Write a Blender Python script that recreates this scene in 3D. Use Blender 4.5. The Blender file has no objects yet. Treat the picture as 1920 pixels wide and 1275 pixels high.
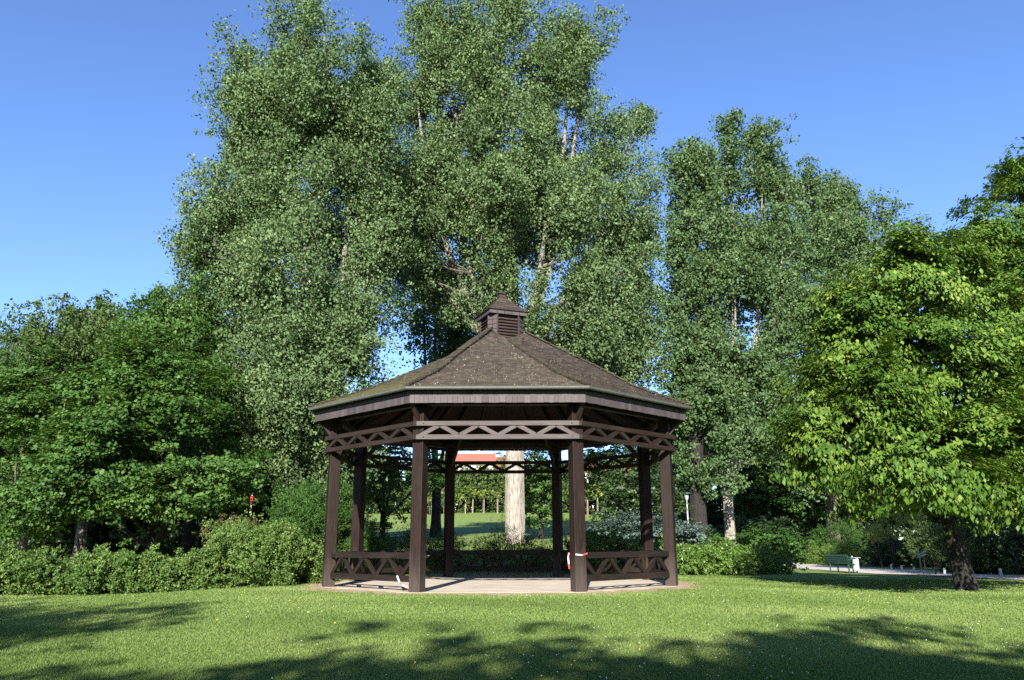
import bpy, math, random
import numpy as np
from mathutils import Vector, Matrix
random.seed(7)
rng = np.random.default_rng(11)
C = bpy.context.scene.collection
R = math.radians

# ------------------------------------------------------------------ camera, sky, sun, exposure
F, PITCH, ROLL = 1506.5, 0.25, 0.0030
CAM = Vector((0.293, -21.106, 0.876))
cd = bpy.data.cameras.new('camera'); cam = bpy.data.objects.new('camera', cd); C.objects.link(cam)
cd.sensor_width = 36; cd.lens = F / 1920 * 36; cd.clip_start = .1; cd.clip_end = 4000
cam.matrix_world = (Matrix.Translation(CAM) @ Matrix.Rotation(R(90) + PITCH, 4, 'X') @ Matrix.Rotation(-ROLL, 4, 'Z'))
bpy.context.scene.camera = cam

SUN_EL, SUN_DX = R(27.5), .109                    # light travels toward +Y, a little toward +X
w = bpy.data.worlds.new('World'); bpy.context.scene.world = w; w.use_nodes = True
nt = w.node_tree; nt.nodes.clear()
sky = nt.nodes.new('ShaderNodeTexSky'); sky.sky_type = 'NISHITA'; sky.sun_disc = False
sky.sun_elevation = SUN_EL; sky.sun_rotation = math.pi + math.atan(SUN_DX)
sky.altitude = 300; sky.air_density = .9; sky.dust_density = .35; sky.ozone_density = 4.5
bg = nt.nodes.new('ShaderNodeBackground'); bg.inputs[1].default_value = .097
wo = nt.nodes.new('ShaderNodeOutputWorld')
hs = nt.nodes.new('ShaderNodeHueSaturation'); hs.inputs['Saturation'].default_value = 1.06; hs.inputs['Hue'].default_value = .508
nt.links.new(sky.outputs[0], hs.inputs['Color']); nt.links.new(hs.outputs[0], bg.inputs[0]); nt.links.new(bg.outputs[0], wo.inputs[0])
sl = bpy.data.lights.new('sun', 'SUN'); sl.energy = 5.0; sl.angle = R(.53); sl.color = (1, .93, .83)
so = bpy.data.objects.new('sun', sl); C.objects.link(so)
so.rotation_euler = Vector((SUN_DX, 1, -math.tan(SUN_EL) * math.hypot(1, SUN_DX))).to_track_quat('-Z', 'Y').to_euler()
so.location = (-10, -60, 40)
sc = bpy.context.scene
sc.view_settings.view_transform = 'Standard'; sc.view_settings.look = 'None'
sc.view_settings.exposure = 1.6; sc.view_settings.gamma = 1
sc.render.engine = 'CYCLES'; sc.cycles.use_denoising = False
sc.cycles.max_bounces = 6; sc.cycles.transmission_bounces = 3; sc.cycles.diffuse_bounces = 2; sc.cycles.glossy_bounces = 2

# ------------------------------------------------------------------ measuring helpers (bearing in the photo + true distance -> world)
def at(px, py, yd):
    x, y = px - 960, py - 637.5
    cr, sr = math.cos(-ROLL), math.sin(-ROLL)
    x, y = cr * x - sr * y, sr * x + cr * y
    u, v = x / F, -y / F
    dy = math.cos(PITCH) - v * math.sin(PITCH); dz = math.sin(PITCH) + v * math.cos(PITCH)
    t = yd / dy
    return Vector((CAM.x + u * t, CAM.y + yd, CAM.z + dz * t))
def ss(a, b, x):
    t = np.clip((np.asarray(x, float) - a) / (b - a), 0, 1); return t * t * (3 - 2 * t)
def G(x, y):                                       # height of the terrain
    x = np.asarray(x, float); y = np.asarray(y, float); yd = y + 21.106
    z = -.05 - .62 * (1 - ss(0, 16, yd))
    z = z - .17 * ss(4, 10, np.abs(x)) - .28 * ss(24, 42, yd) * ss(7, 15, x)
    hill = np.interp(yd, [25, 29, 36, 45, 60, 75, 95, 110, 150, 400], [0, .28, 1.02, 1.4, 1.95, 2.7, 4.6, 5.6, 6.8, 10])
    lo = np.interp(yd, [27, 40, 60], [.12, .19, .23]); m = ss(0, 1, (lo + .08 - x / np.maximum(yd, 1)) / .08) * ss(-60, -20, x)
    return z + hill * m + .015 * np.sin(x * .9 + y * .4) * ss(6, 12, np.abs(x))
def g1(x, y): return float(G(x, y))
def gp(px, yd): p = at(px, 1000, yd); return Vector((p.x, p.y, g1(p.x, p.y)))

# ------------------------------------------------------------------ materials
def newmat(name):
    m = bpy.data.materials.new(name); m.use_nodes = True; n = m.node_tree
    return m, n, n.nodes['Principled BSDF'], n.links
def node(n, t, **kw):
    a = n.nodes.new(t)
    for k, v in kw.items():
        if k.startswith('i_'):
            key = k[2:]; a.inputs[int(key) if key.isdigit() else key].default_value = v
        else: setattr(a, k, v)
    return a
def noise(n, co, scale, detail=4, rough=.6, dist=0):
    a = node(n, 'ShaderNodeTexNoise', i_Scale=scale, i_Detail=detail, i_Roughness=rough, i_Distortion=dist)
    if co is not None: n.links.new(co, a.inputs['Vector'])
    return a.outputs['Fac']
def ramp(n, fac, stops):
    a = n.nodes.new('ShaderNodeValToRGB'); e = a.color_ramp.elements
    while len(e) > 1: e.remove(e[-1])
    e[0].position, c = stops[0]; e[0].color = (*c, 1) if len(c) == 3 else c
    for p, c in stops[1:]:
        q = e.new(p); q.color = (*c, 1) if len(c) == 3 else c
    n.links.new(fac, a.inputs[0]); return a.outputs[0]
def mapping(n, co, scale=(1, 1, 1), rot=(0, 0, 0)):
    a = node(n, 'ShaderNodeMapping', i_Scale=scale, i_Rotation=rot); n.links.new(co, a.inputs['Vector']); return a.outputs[0]
def mixc(n, fac, a, b, mode='MIX'):
    m = node(n, 'ShaderNodeMix', data_type='RGBA', blend_type=mode)
    for s, v in ((0, fac), (6, a), (7, b)):
        if isinstance(v, (int, float)): m.inputs[s].default_value = v
        elif isinstance(v, tuple): m.inputs[s].default_value = (*v, 1)
        else: n.links.new(v, m.inputs[s])
    return m.outputs[2]
def maprange(n, v, a, b, c=0., d=1.):
    m = node(n, 'ShaderNodeMapRange', i_1=a, i_2=b, i_3=c, i_4=d); n.links.new(v, m.inputs[0]); return m.outputs[0]
def bump(n, bs, h, strength, dist):
    b = node(n, 'ShaderNodeBump', i_Strength=strength, i_Distance=dist); n.links.new(h, b.inputs['Height']); n.links.new(b.outputs[0], bs.inputs['Normal'])
def coord(n, k='Object'): return n.nodes.new('ShaderNodeTexCoord').outputs[k]

def wood(name, dark, mid, light, rough=.6, foot=False):
    m, n, b, L = newmat(name); uv = coord(n, 'UV')
    g = noise(n, mapping(n, uv, (2.2, 45, 1)), 1, 5, .65)
    big = noise(n, mapping(n, uv, (1.1, 4, 1)), 1, 3)
    c = ramp(n, g, [(.3, dark), (.52, mid), (.75, light)])
    c = mixc(n, maprange(n, big, .45, .75, 0, .55), c, light)
    sp = noise(n, mapping(n, uv, (14, 30, 1)), 1, 2)
    c = mixc(n, maprange(n, sp, .74, .80, 0, .5), c, (.2, .17, .15))
    if foot:                                       # bleached, dirty post feet
        sx = node(n, 'ShaderNodeSeparateXYZ'); L.new(coord(n), sx.inputs[0])
        ad = node(n, 'ShaderNodeMath', operation='ADD'); L.new(sx.outputs[2], ad.inputs[0]); L.new(maprange(n, noise(n, mapping(n, coord(n), (9, 9, 1.2)), 1, 4), .3, .7, -.25, .25), ad.inputs[1])
        c = mixc(n, maprange(n, ad.outputs[0], .75, .05, 0, .75), c, (.055, .044, .038))
    L.new(c, b.inputs['Base Color']); b.inputs['Roughness'].default_value = rough; b.inputs['Specular IOR Level'].default_value = .2
    bump(n, b, g, .5, .006); return m
M_post = wood('stained post wood', (0.00507, 0.00224, 0.001596), (0.01053, 0.0048, 0.003344), (0.02652, 0.0148, 0.01102), foot=True)
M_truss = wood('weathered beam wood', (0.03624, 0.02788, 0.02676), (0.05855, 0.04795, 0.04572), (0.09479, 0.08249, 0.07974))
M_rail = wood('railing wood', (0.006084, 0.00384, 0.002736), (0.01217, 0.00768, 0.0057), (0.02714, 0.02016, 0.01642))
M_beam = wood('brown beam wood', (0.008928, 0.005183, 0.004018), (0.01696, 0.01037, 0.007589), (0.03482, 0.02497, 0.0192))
M_raft = wood('dark roof timber', (.012, .007, .006), (.022, .013, .011), (.04, .026, .022))
M_louv = wood('louvre wood', (0.0192, 0.0121, 0.01123), (0.036, 0.02419, 0.022), (0.0624, 0.04536, 0.04118))

def shingle_mat(name, c1, c2, c3, moss, sx=.11, rough=.85, spots=True):
    m, n, b, L = newmat(name); uv = coord(n, 'UV'); ob = coord(n)
    br = node(n, 'ShaderNodeTexBrick', offset=.37, squash=1)
    br.inputs['Scale'].default_value = 1; br.inputs['Brick Width'].default_value = sx; br.inputs['Row Height'].default_value = .12
    br.inputs['Mortar Size'].default_value = .006; br.inputs['Mortar Smooth'].default_value = .2
    br.inputs['Color1'].default_value = (0, 0, 0, 1); br.inputs['Color2'].default_value = (1, 1, 1, 1); br.inputs['Mortar'].default_value = (.5, .5, .5, 1)
    L.new(uv, br.inputs['Vector'])
    c = ramp(n, br.outputs['Color'], [(0, c1), (.5, c2), (1, c3)])
    big = noise(n, ob, .9, 5)
    c = mixc(n, maprange(n, big, .45, .7, 0, .5), c, c1)
    if moss:
        at_ = node(n, 'ShaderNodeAttribute', attribute_name='moss')
        mm = node(n, 'ShaderNodeMath', operation='ADD'); L.new(at_.outputs['Fac'], mm.inputs[0]); L.new(noise(n, ob, 3.5, 6, .7), mm.inputs[1])
        c = mixc(n, maprange(n, mm.outputs[0], .93, 1.22, 0, .75), c, (.075, .078, .026))
    if spots:
        vo = node(n, 'ShaderNodeTexVoronoi', i_Scale=8.); L.new(mapping(n, uv, (2.0, .9, 1)), vo.inputs['Vector'])
        dens = noise(n, ob, 1.3, 2)
        sp = node(n, 'ShaderNodeMath', operation='LESS_THAN'); L.new(vo.outputs['Distance'], sp.inputs[0]); L.new(maprange(n, dens, .36, .60, .06, .19), sp.inputs[1])
        c = mixc(n, mixf(n, sp.outputs[0], .55), c, (.27, .25, .17))
    c = mixc(n, mixf(n, br.outputs['Fac'], .7), c, (.012, .009, .008))
    L.new(c, b.inputs['Base Color']); b.inputs['Roughness'].default_value = rough; b.inputs['Specular IOR Level'].default_value = .2
    bump(n, b, noise(n, ob, 40, 3), .6, .01); return m
def mixf(n, v, k):
    a = node(n, 'ShaderNodeMath', operation='MULTIPLY', i_1=k); n.links.new(v, a.inputs[0]); return a.outputs[0]
M_roof = shingle_mat('mossy roof shingles', (0.02668, 0.02176, 0.01677), (0.0415, 0.03409, 0.02616), (0.06521, 0.05513, 0.04159), True)
M_roof2 = shingle_mat('cupola roof shingles', (0.03375, 0.0255, 0.021), (0.0495, 0.0375, 0.0315), (0.0675, 0.0525, 0.0435), False, spots=False)

def fascia_mat():
    m, n, b, L = newmat('fascia shingles'); at_ = node(n, 'ShaderNodeAttribute', attribute_name='tone')
    c = ramp(n, at_.outputs['Fac'], [(0, (.028, .020, .020)), (.5, (.046, .037, .038)), (1, (.070, .059, .062))])
    g = noise(n, mapping(n, coord(n), (30, 30, 4)), 1, 4)
    c = mixc(n, maprange(n, g, .4, .8, 0, .5), c, (.055, .04, .042))
    L.new(c, b.inputs['Base Color']); b.inputs['Roughness'].default_value = .75; return m
M_fascia = fascia_mat()

def simple(name, col, rough=.5, metal=0., nscale=6, var=.25, bmp=0):
    m, n, b, L = newmat(name); f = noise(n, coord(n), nscale, 4)
    c = mixc(n, f, tuple(k * (1 - var) for k in col), tuple(min(1, k * (1 + var)) for k in col))
    L.new(c, b.inputs['Base Color']); b.inputs['Roughness'].default_value = rough; b.inputs['Metallic'].default_value = metal
    if bmp: bump(n, b, noise(n, coord(n), nscale * 8, 3), bmp, .01)
    return m
M_gutter = simple('zinc gutter', (.17, .18, .165), .45, .5, 3, .3)
M_conc = simple('pink concrete floor', (.36, .305, .255), .9, 0, 1.6, .14, .25)
def floor_mat():
    m, n, b, L = newmat('pink concrete floor'); P = coord(n)
    c = ramp(n, noise(n, P, 1.1, 6, .65), [(.3, (.28, .24, .185)), (.5, (.37, .325, .26)), (.7, (.43, .38, .31))])
    ln = node(n, 'ShaderNodeVectorMath', operation='LENGTH'); L.new(mapping(n, P, (1, 1, 0)), ln.inputs[0])
    ad = node(n, 'ShaderNodeMath', operation='ADD'); L.new(ln.outputs['Value'], ad.inputs[0]); L.new(maprange(n, noise(n, P, 2.3, 6, .7), .3, .7, -.8, .8), ad.inputs[1])
    c = mixc(n, maprange(n, ad.outputs[0], 3.9, 4.6, 0, .8), c, (.30, .23, .14))
    c = mixc(n, maprange(n, noise(n, P, 60, 3), .66, .74, 0, .6), c, (.15, .12, .09))
    L.new(c, b.inputs['Base Color']); b.inputs['Roughness'].default_value = .92; bump(n, b, noise(n, P, 30, 4), .3, .01); return m
M_conc = floor_mat()
M_red = simple('red plastic tape', (.55, .045, .04), .5)
M_white = simple('white plastic tape', (.55, .53, .51), .5, 0, 6, .05)
M_pole = simple('pale painted steel', (.36, .40, .42), .4, 0, 6, .08)
M_bench = simple('dark green painted metal', (.022, .06, .048), .45)
M_bin = simple('pale grey steel', (.36, .41, .45), .4, .2)
M_board = simple('board face', (.13, .18, .24), .4)
M_wall = simple('white render', (.78, .76, .72), .85, 0, 2, .06)
M_tile = simple('red roof tiles', (.27, .085, .055), .8, 0, 5, .25)
M_glass = simple('window glass', (.05, .06, .07), .1)
M_stake = simple('raw wooden stake', (.26, .20, .12), .8)
M_paths = simple('pale gravel path', (.36, .33, .30), .95, 0, 2.5, .15, .3)

def bark(name, c1, c2, zs=2.5, xs=9, rough=.9):
    m, n, b, L = newmat(name); uv = coord(n, 'UV')
    f = noise(n, mapping(n, uv, (xs, zs, 1)), 1, 5, .6, .8)
    c = ramp(n, f, [(.34, c1), (.5, tuple((a + d) / 2 for a, d in zip(c1, c2))), (.62, c2)])
    L.new(c, b.inputs['Base Color']); b.inputs['Roughness'].default_value = rough
    bump(n, b, f, 1., .05); return m
M_poplar_bark = bark('furrowed pale bark', (.11, .088, .068), (.37, .34, .295), 2.4, 34)
M_grey_bark = bark('grey brown bark', (.05, .042, .034), (.22, .19, .155))
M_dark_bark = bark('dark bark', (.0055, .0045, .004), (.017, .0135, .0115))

def leafmat(name, c1, c2, c3, rough=.45, trans=.3, spec=.5):
    m, n, b, L = newmat(name)
    a = node(n, 'ShaderNodeAttribute', attribute_name='var')
    c = ramp(n, a.outputs['Fac'], [(0, c1), (.5, c2), (1, c3)])
    L.new(c, b.inputs['Base Color']); b.inputs['Roughness'].default_value = rough; b.inputs['Specular IOR Level'].default_value = spec
    t = node(n, 'ShaderNodeBsdfTranslucent'); tc = mixc(n, .55, c, (.16, .26, .02)); L.new(tc, t.inputs[0])
    mx = node(n, 'ShaderNodeMixShader', i_0=trans); L.new(b.outputs[0], mx.inputs[1]); L.new(t.outputs[0], mx.inputs[2])
    L.new(mx.outputs[0], n.nodes['Material Output'].inputs[0]); return m
M_lpop = leafmat('poplar leaves', (.052, .088, .034), (.084, .138, .050), (.14, .20, .078), .6, .16, .22)
M_lpopd = leafmat('darker poplar leaves', (.040, .075, .026), (.062, .112, .038), (.105, .16, .066), .6, .15, .22)
M_llin = leafmat('linden leaves', (.028, .070, .010), (.064, .13, .016), (.165, .225, .034), .55, .22, .2)
M_lmap = leafmat('maple leaves', (.026, .068, .014), (.050, .112, .021), (.095, .17, .035), .55, .25, .22)
M_lhaw = leafmat('olive shrub leaves', (.035, .062, .016), (.055, .095, .024), (.085, .13, .04), .6, .2, .25)
M_lyew = leafmat('yew needles', (.018, .048, .010), (.034, .082, .016), (.065, .125, .025), .7, .1, .15)
M_lhed = leafmat('hedge leaves', (.045, .10, .014), (.085, .16, .022), (.15, .24, .04), .5, .3)
M_lcot = leafmat('cotoneaster leaves', (.045, .095, .018), (.08, .145, .03), (.14, .21, .05), .6, .25, .25)
M_lhed2 = leafmat('pale cotoneaster leaves', (.05, .10, .02), (.09, .155, .034), (.15, .22, .06), .6, .25, .25)
M_ljun = leafmat('juniper needles', (.035, .065, .05), (.065, .105, .085), (.11, .16, .13), .6, .1)
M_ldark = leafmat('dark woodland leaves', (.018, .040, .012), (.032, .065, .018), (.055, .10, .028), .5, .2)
M_lyel = leafmat('yellow green leaves', (.10, .15, .022), (.16, .21, .035), (.24, .28, .07), .5, .35)
M_rust = leafmat('rusty young shoots', (.075, .085, .02), (.12, .115, .032), (.17, .14, .05), .5, .3)

def grass_mat():
    m, n, b, L = newmat('lawn'); P = coord(n)
    f1 = noise(n, P, .35, 3); f2 = noise(n, P, 3.2, 4); f3 = noise(n, mapping(n, P, (1, 1, 1)), 34, 4, .75)
    c = ramp(n, f3, [(.28, (.05, .085, .018)), (.5, (.118, .185, .042)), (.72, (.20, .28, .08))])
    c = mixc(n, maprange(n, f1, .35, .7, 0, .45), c, (.15, .185, .055))
    c = mixc(n, maprange(n, f2, .52, .72, 0, .6), c, (.19, .19, .085))
    # worn earth round the gazebo
    ln = node(n, 'ShaderNodeVectorMath', operation='LENGTH'); L.new(mapping(n, P, (1, 1, 0)), ln.inputs[0])
    ad = node(n, 'ShaderNodeMath', operation='ADD'); L.new(ln.outputs['Value'], ad.inputs[0])
    L.new(maprange(n, noise(n, P, 1.1, 5, .7), .3, .7, -.9, .9), ad.inputs[1])
    earth = ramp(n, noise(n, P, 12, 5), [(.3, (.20, .15, .09)), (.55, (.36, .28, .18)), (.8, (.46, .38, .27))])
    c = mixc(n, maprange(n, ad.outputs[0], 5.45, 4.95, 0, 1), c, earth)
    L.new(c, b.inputs['Base Color']); b.inputs['Roughness'].default_value = .9; b.inputs['Specular IOR Level'].default_value = .15
    bump(n, b, f3, .8, .04); return m
M_grass = grass_mat()
M_blade = leafmat('grass blades', (.070, .118, .026), (.125, .190, .046), (.215, .27, .092), .6, .25, .2)

# ------------------------------------------------------------------ mesh helpers
def tag(o, label=None, cat=None, group=None, kind=None):
    for k, v in (('label', label), ('category', cat), ('group', group), ('kind', kind)):
        if v: o[k] = v
    return o
def empty(name, loc, label, cat, group=None, rz=0):
    o = bpy.data.objects.new(name, None); C.objects.link(o); o.location = loc; o.rotation_euler.z = rz
    o.empty_display_size = .3
    return tag(o, label, cat, group)
class MB:
    def __init__(s): s.v = []; s.f = []; s.uv = []; s.att = []
    def face(s, pts, uvs=None, a=.5):
        i = len(s.v); s.v += [tuple(p) for p in pts]; s.f.append(tuple(range(i, i + len(pts))))
        s.uv += list(uvs) if uvs else [(0, 0)] * len(pts); s.att.append(a)
    def beam(s, p0, p1, w, h, up=(0, 0, 1), a=.5, e0=0, e1=0):
        p0, p1 = Vector(p0), Vector(p1); d = (p1 - p0).normalized(); L = (p1 - p0).length
        x = d.cross(Vector(up)).normalized(); z = x.cross(d).normalized()
        o = random.uniform(0, 50); q = {}
        for k, p in ((0, p0), (1, p1)):
            e = (e0, e1)[k]
            for i in (-1, 1):
                for j in (-1, 1): q[k, i, j] = p + x * (i * w / 2) + z * (j * h / 2) + d * (e * i * w / 2)
        def F_(ks, wd, off):
            s.face([q[k] for k in ks], [(o, o + off), (o + L, o + off), (o + L, o + off + wd), (o, o + off + wd)], a)
        F_([(0, -1, 1), (0, 1, 1), (1, 1, 1), (1, -1, 1)][::1], w, 0) if False else s.face([q[0, -1, 1], q[0, 1, 1], q[1, 1, 1], q[1, -1, 1]], [(o, o), (o, o + w), (o + L, o + w), (o + L, o)], a)
        s.face([q[0, -1, -1], q[1, -1, -1], q[1, 1, -1], q[0, 1, -1]], [(o, o), (o + L, o), (o + L, o + w), (o, o + w)], a)
        s.face([q[0, 1, -1], q[1, 1, -1], q[1, 1, 1], q[0, 1, 1]], [(o, o + 3), (o + L, o + 3), (o + L, o + 3 + h), (o, o + 3 + h)], a)
        s.face([q[0, -1, -1], q[0, -1, 1], q[1, -1, 1], q[1, -1, -1]], [(o, o + 5), (o, o + 5 + h), (o + L, o + 5 + h), (o + L, o + 5)], a)
        s.face([q[0, -1, -1], q[0, 1, -1], q[0, 1, 1], q[0, -1, 1]], [(o, o), (o, o + w), (o + h, o + w), (o + h, o)], a)
        s.face([q[1, -1, -1], q[1, -1, 1], q[1, 1, 1], q[1, 1, -1]], [(o, o), (o + h, o), (o + h, o + w), (o, o + w)], a)
    def tube(s, pts, rad, n=6, cap=True, wob=0):
        pts = [Vector(p) for p in pts]; rings = []; dist = 0; o = random.uniform(0, 20)
        for i, p in enumerate(pts):
            d = (pts[min(i + 1, len(pts) - 1)] - pts[max(i - 1, 0)]).normalized()
            x = d.cross(Vector((0, 1, .01)) if abs(d.y) < .9 else Vector((1, 0, 0))).normalized(); y = d.cross(x)
            if i: dist += (p - pts[i - 1]).length
            r = rad[i] if hasattr(rad, '__len__') else rad
            rings.append(([p + (x * math.cos(6.2832 * k / n) + y * math.sin(6.2832 * k / n)) * r * (1 + (wob * math.sin(k * 2.4 + i * .7) if wob else 0)) for k in range(n)], dist, r))
        for (a, da, ra), (b, db, rb) in zip(rings, rings[1:]):
            for k in range(n):
                k2 = (k + 1) % n; u0 = 6.28 * k / n * .35; u1 = 6.28 * (k + 1) / n * .35
                s.face([a[k], a[k2], b[k2], b[k]], [(u0, da + o), (u1, da + o), (u1, db + o), (u0, db + o)])
        if cap: s.face(rings[-1][0]); s.face(rings[0][0][::-1])
    def build(s, name, m, parent=None, bevel=0, att=None, smooth=False):
        me = bpy.data.meshes.new(name); me.from_pydata(s.v, [], s.f)
        uv = me.uv_layers.new(name='UVMap'); uv.data.foreach_set('uv', np.array(s.uv, 'f').ravel())
        if att:
            a = me.attributes.new(att, 'FLOAT', 'FACE'); a.data.foreach_set('value', np.array(s.att, 'f'))
        me.materials.append(m)
        o = bpy.data.objects.new(name, me); C.objects.link(o)
        if parent: o.parent = parent
        if bevel or smooth:
            import bmesh
            bm = bmesh.new(); bm.from_mesh(me); bmesh.ops.remove_doubles(bm, verts=bm.verts, dist=.0005)
            bmesh.ops.recalc_face_normals(bm, faces=bm.faces); bm.to_mesh(me); bm.free()
        if bevel:
            b = o.modifiers.new('bevel', 'BEVEL'); b.width = bevel; b.segments = 2; b.limit_method = 'ANGLE'
        if smooth: me.polygons.foreach_set('use_smooth', [True] * len(me.polygons))
        return o
def np_mesh(name, V, nv, m, parent=None, var=None, attr='var'):
    """V: (N*nv,3) vertices of N separate faces with nv corners each"""
    N = len(V) // nv; me = bpy.data.meshes.new(name)
    me.vertices.add(N * nv); me.vertices.foreach_set('co', V.astype('f').ravel())
    me.loops.add(N * nv); me.loops.foreach_set('vertex_index', np.arange(N * nv, dtype='i'))
    me.polygons.add(N); me.polygons.foreach_set('loop_start', np.arange(0, N * nv, nv, dtype='i'))
    me.update(calc_edges=True)
    if var is not None:
        a = me.attributes.new(attr, 'FLOAT', 'FACE'); a.data.foreach_set('value', var.astype('f'))
    me.materials.append(m)
    o = bpy.data.objects.new(name, me); C.objects.link(o)
    if parent: o.parent = parent
    return o
def reseed(p, k=0):
    global rng
    q = int(abs(p[0] * 971 + p[1] * 317)) + k; rng = np.random.default_rng(q); random.seed(q)
def unit(a): return a / np.maximum(np.linalg.norm(a, axis=-1, keepdims=True), 1e-9)

def leaf_quads(c, size, style, out, var):
    """diamond leaves, slightly folded in width; c (N,3); out (N,3) outward direction"""
    N = len(c)
    rnd = unit(rng.normal(size=(N, 3)))
    if style == 'droop':
        nrm = unit(out * 1.0 + rnd * .65 + np.array([0, 0, .75])); u = unit(out * .35 + rnd * .45 + np.array([0, 0, -1.]))
    elif style == 'flat':
        nrm = unit(out * .55 + rnd * .75 + np.array([0, 0, .9])); u = rnd[:, [1, 2, 0]]
    elif style == 'spray':
        nrm = unit(rnd + np.array([0, 0, .2])); u = unit(out * .8 + rnd * .55 + np.array([0, 0, .35]))
    else:
        nrm = unit(rnd + out * .45); u = rnd[:, [2, 0, 1]] + np.array([0, 0, -.5])
    u = unit(u - nrm * (u * nrm).sum(1, keepdims=True)); v = np.cross(nrm, u)
    s = size * rng.uniform(.5, 1.3, (N, 1)); asp = {'droop': .31, 'spray': .16, 'flat': .44}.get(style, .44)
    V = np.stack([c - u * s * .5, c - u * s * .05 + v * s * asp, c + u * s * .55, c - u * s * .05 - v * s * asp], 1)
    return V.reshape(-1, 3)

def crown_leaves(lobes, style, size, cover, bough=1.6, dens=1.0, cull=.75):
    """lobes: list of (centre, (rx,ry,rz)). Returns quads, var, bough points"""
    Vs, vs, B = [], [], []
    for li, (c, r) in enumerate(lobes):
        c = np.array(c); r = np.array(r); p = 1.6
        area = 4 * math.pi * (((r[0] * r[1]) ** p + (r[0] * r[2]) ** p + (r[1] * r[2]) ** p) / 3) ** (1 / p)
        nb = max(6, int(dens * area / (bough * bough * .55)))
        d = unit(rng.normal(size=(nb, 3)) / (r / r.max()) ** .0)
        ph = rng.uniform(0, 6.28, 6)
        az = np.arctan2(d[:, 1], d[:, 0])
        lump = 1 + .10 * np.sin(3 * az + ph[0] + 4 * d[:, 2]) + .10 * np.sin(5 * d[:, 2] * 2 + ph[1] + az * 2) + .05 * np.sin(11 * az + ph[2])
        if style == 'up': d = d / (np.abs(d) ** 2.7).sum(1, keepdims=True) ** (1 / 2.7)
        k = (rng.uniform(.30, 1.0, nb) ** .45) * lump * rng.uniform(.86, 1.1, nb)
        pos = c + d * r * k[:, None]
        fq = 1.9 / bough; o3 = ph[3:6]
        f = np.sin(pos[:, 0] * fq + o3[0]) * np.sin(pos[:, 1] * fq * .9 + o3[1]) + .8 * np.sin(pos[:, 2] * fq * .8 + o3[2] + .6 * np.sin(pos[:, 0] * fq * .6))
        keep = f < cull + rng.normal(0, .15, nb)
        if style == 'droop':                       # branches come in tiers with dark gaps between them
            zz = pos[:, 2] + .25 * np.hypot(pos[:, 0] - c[0], pos[:, 1] - c[1]) + .35 * np.sin(pos[:, 0] * .9 + ph[3]) + .25 * np.sin(pos[:, 1] * 1.1 + ph[4])
            keep &= np.sin(zz * 6.283 / 1.25) > -.5 + rng.normal(0, .12, nb)
        d, k, pos = d[keep], k[keep], pos[keep]; nb0, nb = nb, len(pos)
        out = unit(d / r)
        ax = {'up': out * [.6, .6, .3] + [0, 0, .95], 'droop': out * [1, 1, .0] + [0, 0, -.28], 'flat': out * [1, 1, .3] + [0, 0, .08], 'spray': out * [1, 1, .6] + [0, 0, .6]}[style]
        ax = unit(ax + rng.normal(size=(nb, 3)) * .22)
        lat = unit(np.cross(ax, [0, 0, 1.]) + 1e-4); th = np.cross(lat, ax)
        L = bough * rng.uniform(.6, 1.3, nb)
        nl = int(cover * area / (size * size * .5)); per = max(5, nl // nb0)
        nt_ = max(3, per // 14); lf = max(3, int(round(per / nt_)))
        t = rng.uniform(-.55, .55, (nb, nt_)); wl, wt = {'up': (.25, .25), 'droop': (.36, .14), 'flat': (.42, .10), 'spray': (.3, .25)}[style]
        a = rng.normal(size=(nb, nt_)) * wl * (1 - .5 * np.abs(t)); b = rng.normal(size=(nb, nt_)) * wt
        tw = pos[:, None] + (ax[:, None] * t[..., None] + lat[:, None] * a[..., None] + th[:, None] * b[..., None]) * L[:, None, None]
        if style == 'droop': tw[..., 2] -= (t + .5) ** 2 * L[:, None] * .28
        sg = bough * (.085 if style == 'up' else .095)
        cc = tw[:, :, None] + rng.normal(size=(nb, nt_, lf, 3)) * sg * ([1, 1, .8] if style in ('up', 'spray') else [1, 1, .55])
        oo = np.broadcast_to(out[:, None, None], cc.shape).reshape(-1, 3)
        vb = rng.normal(.45, .13, (nb, 1, 1)) + rng.normal(0, .08, (nb, nt_, 1)) + rng.normal(0, .17, (nb, nt_, lf))
        cc = cc.reshape(-1, 3)
        Vs.append(leaf_quads(cc, size, style, oo, None)); vs.append(np.clip(vb, 0, 1).ravel())
        B.append((c, r, pos, ax, L))
    return np.concatenate(Vs), np.concatenate(vs), B

def bez(a, b, c, n=6):
    a, b, c = Vector(a), Vector(b), Vector(c)
    return [a * (1 - t) ** 2 + b * 2 * t * (1 - t) + c * t * t for t in np.linspace(0, 1, n)]

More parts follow.
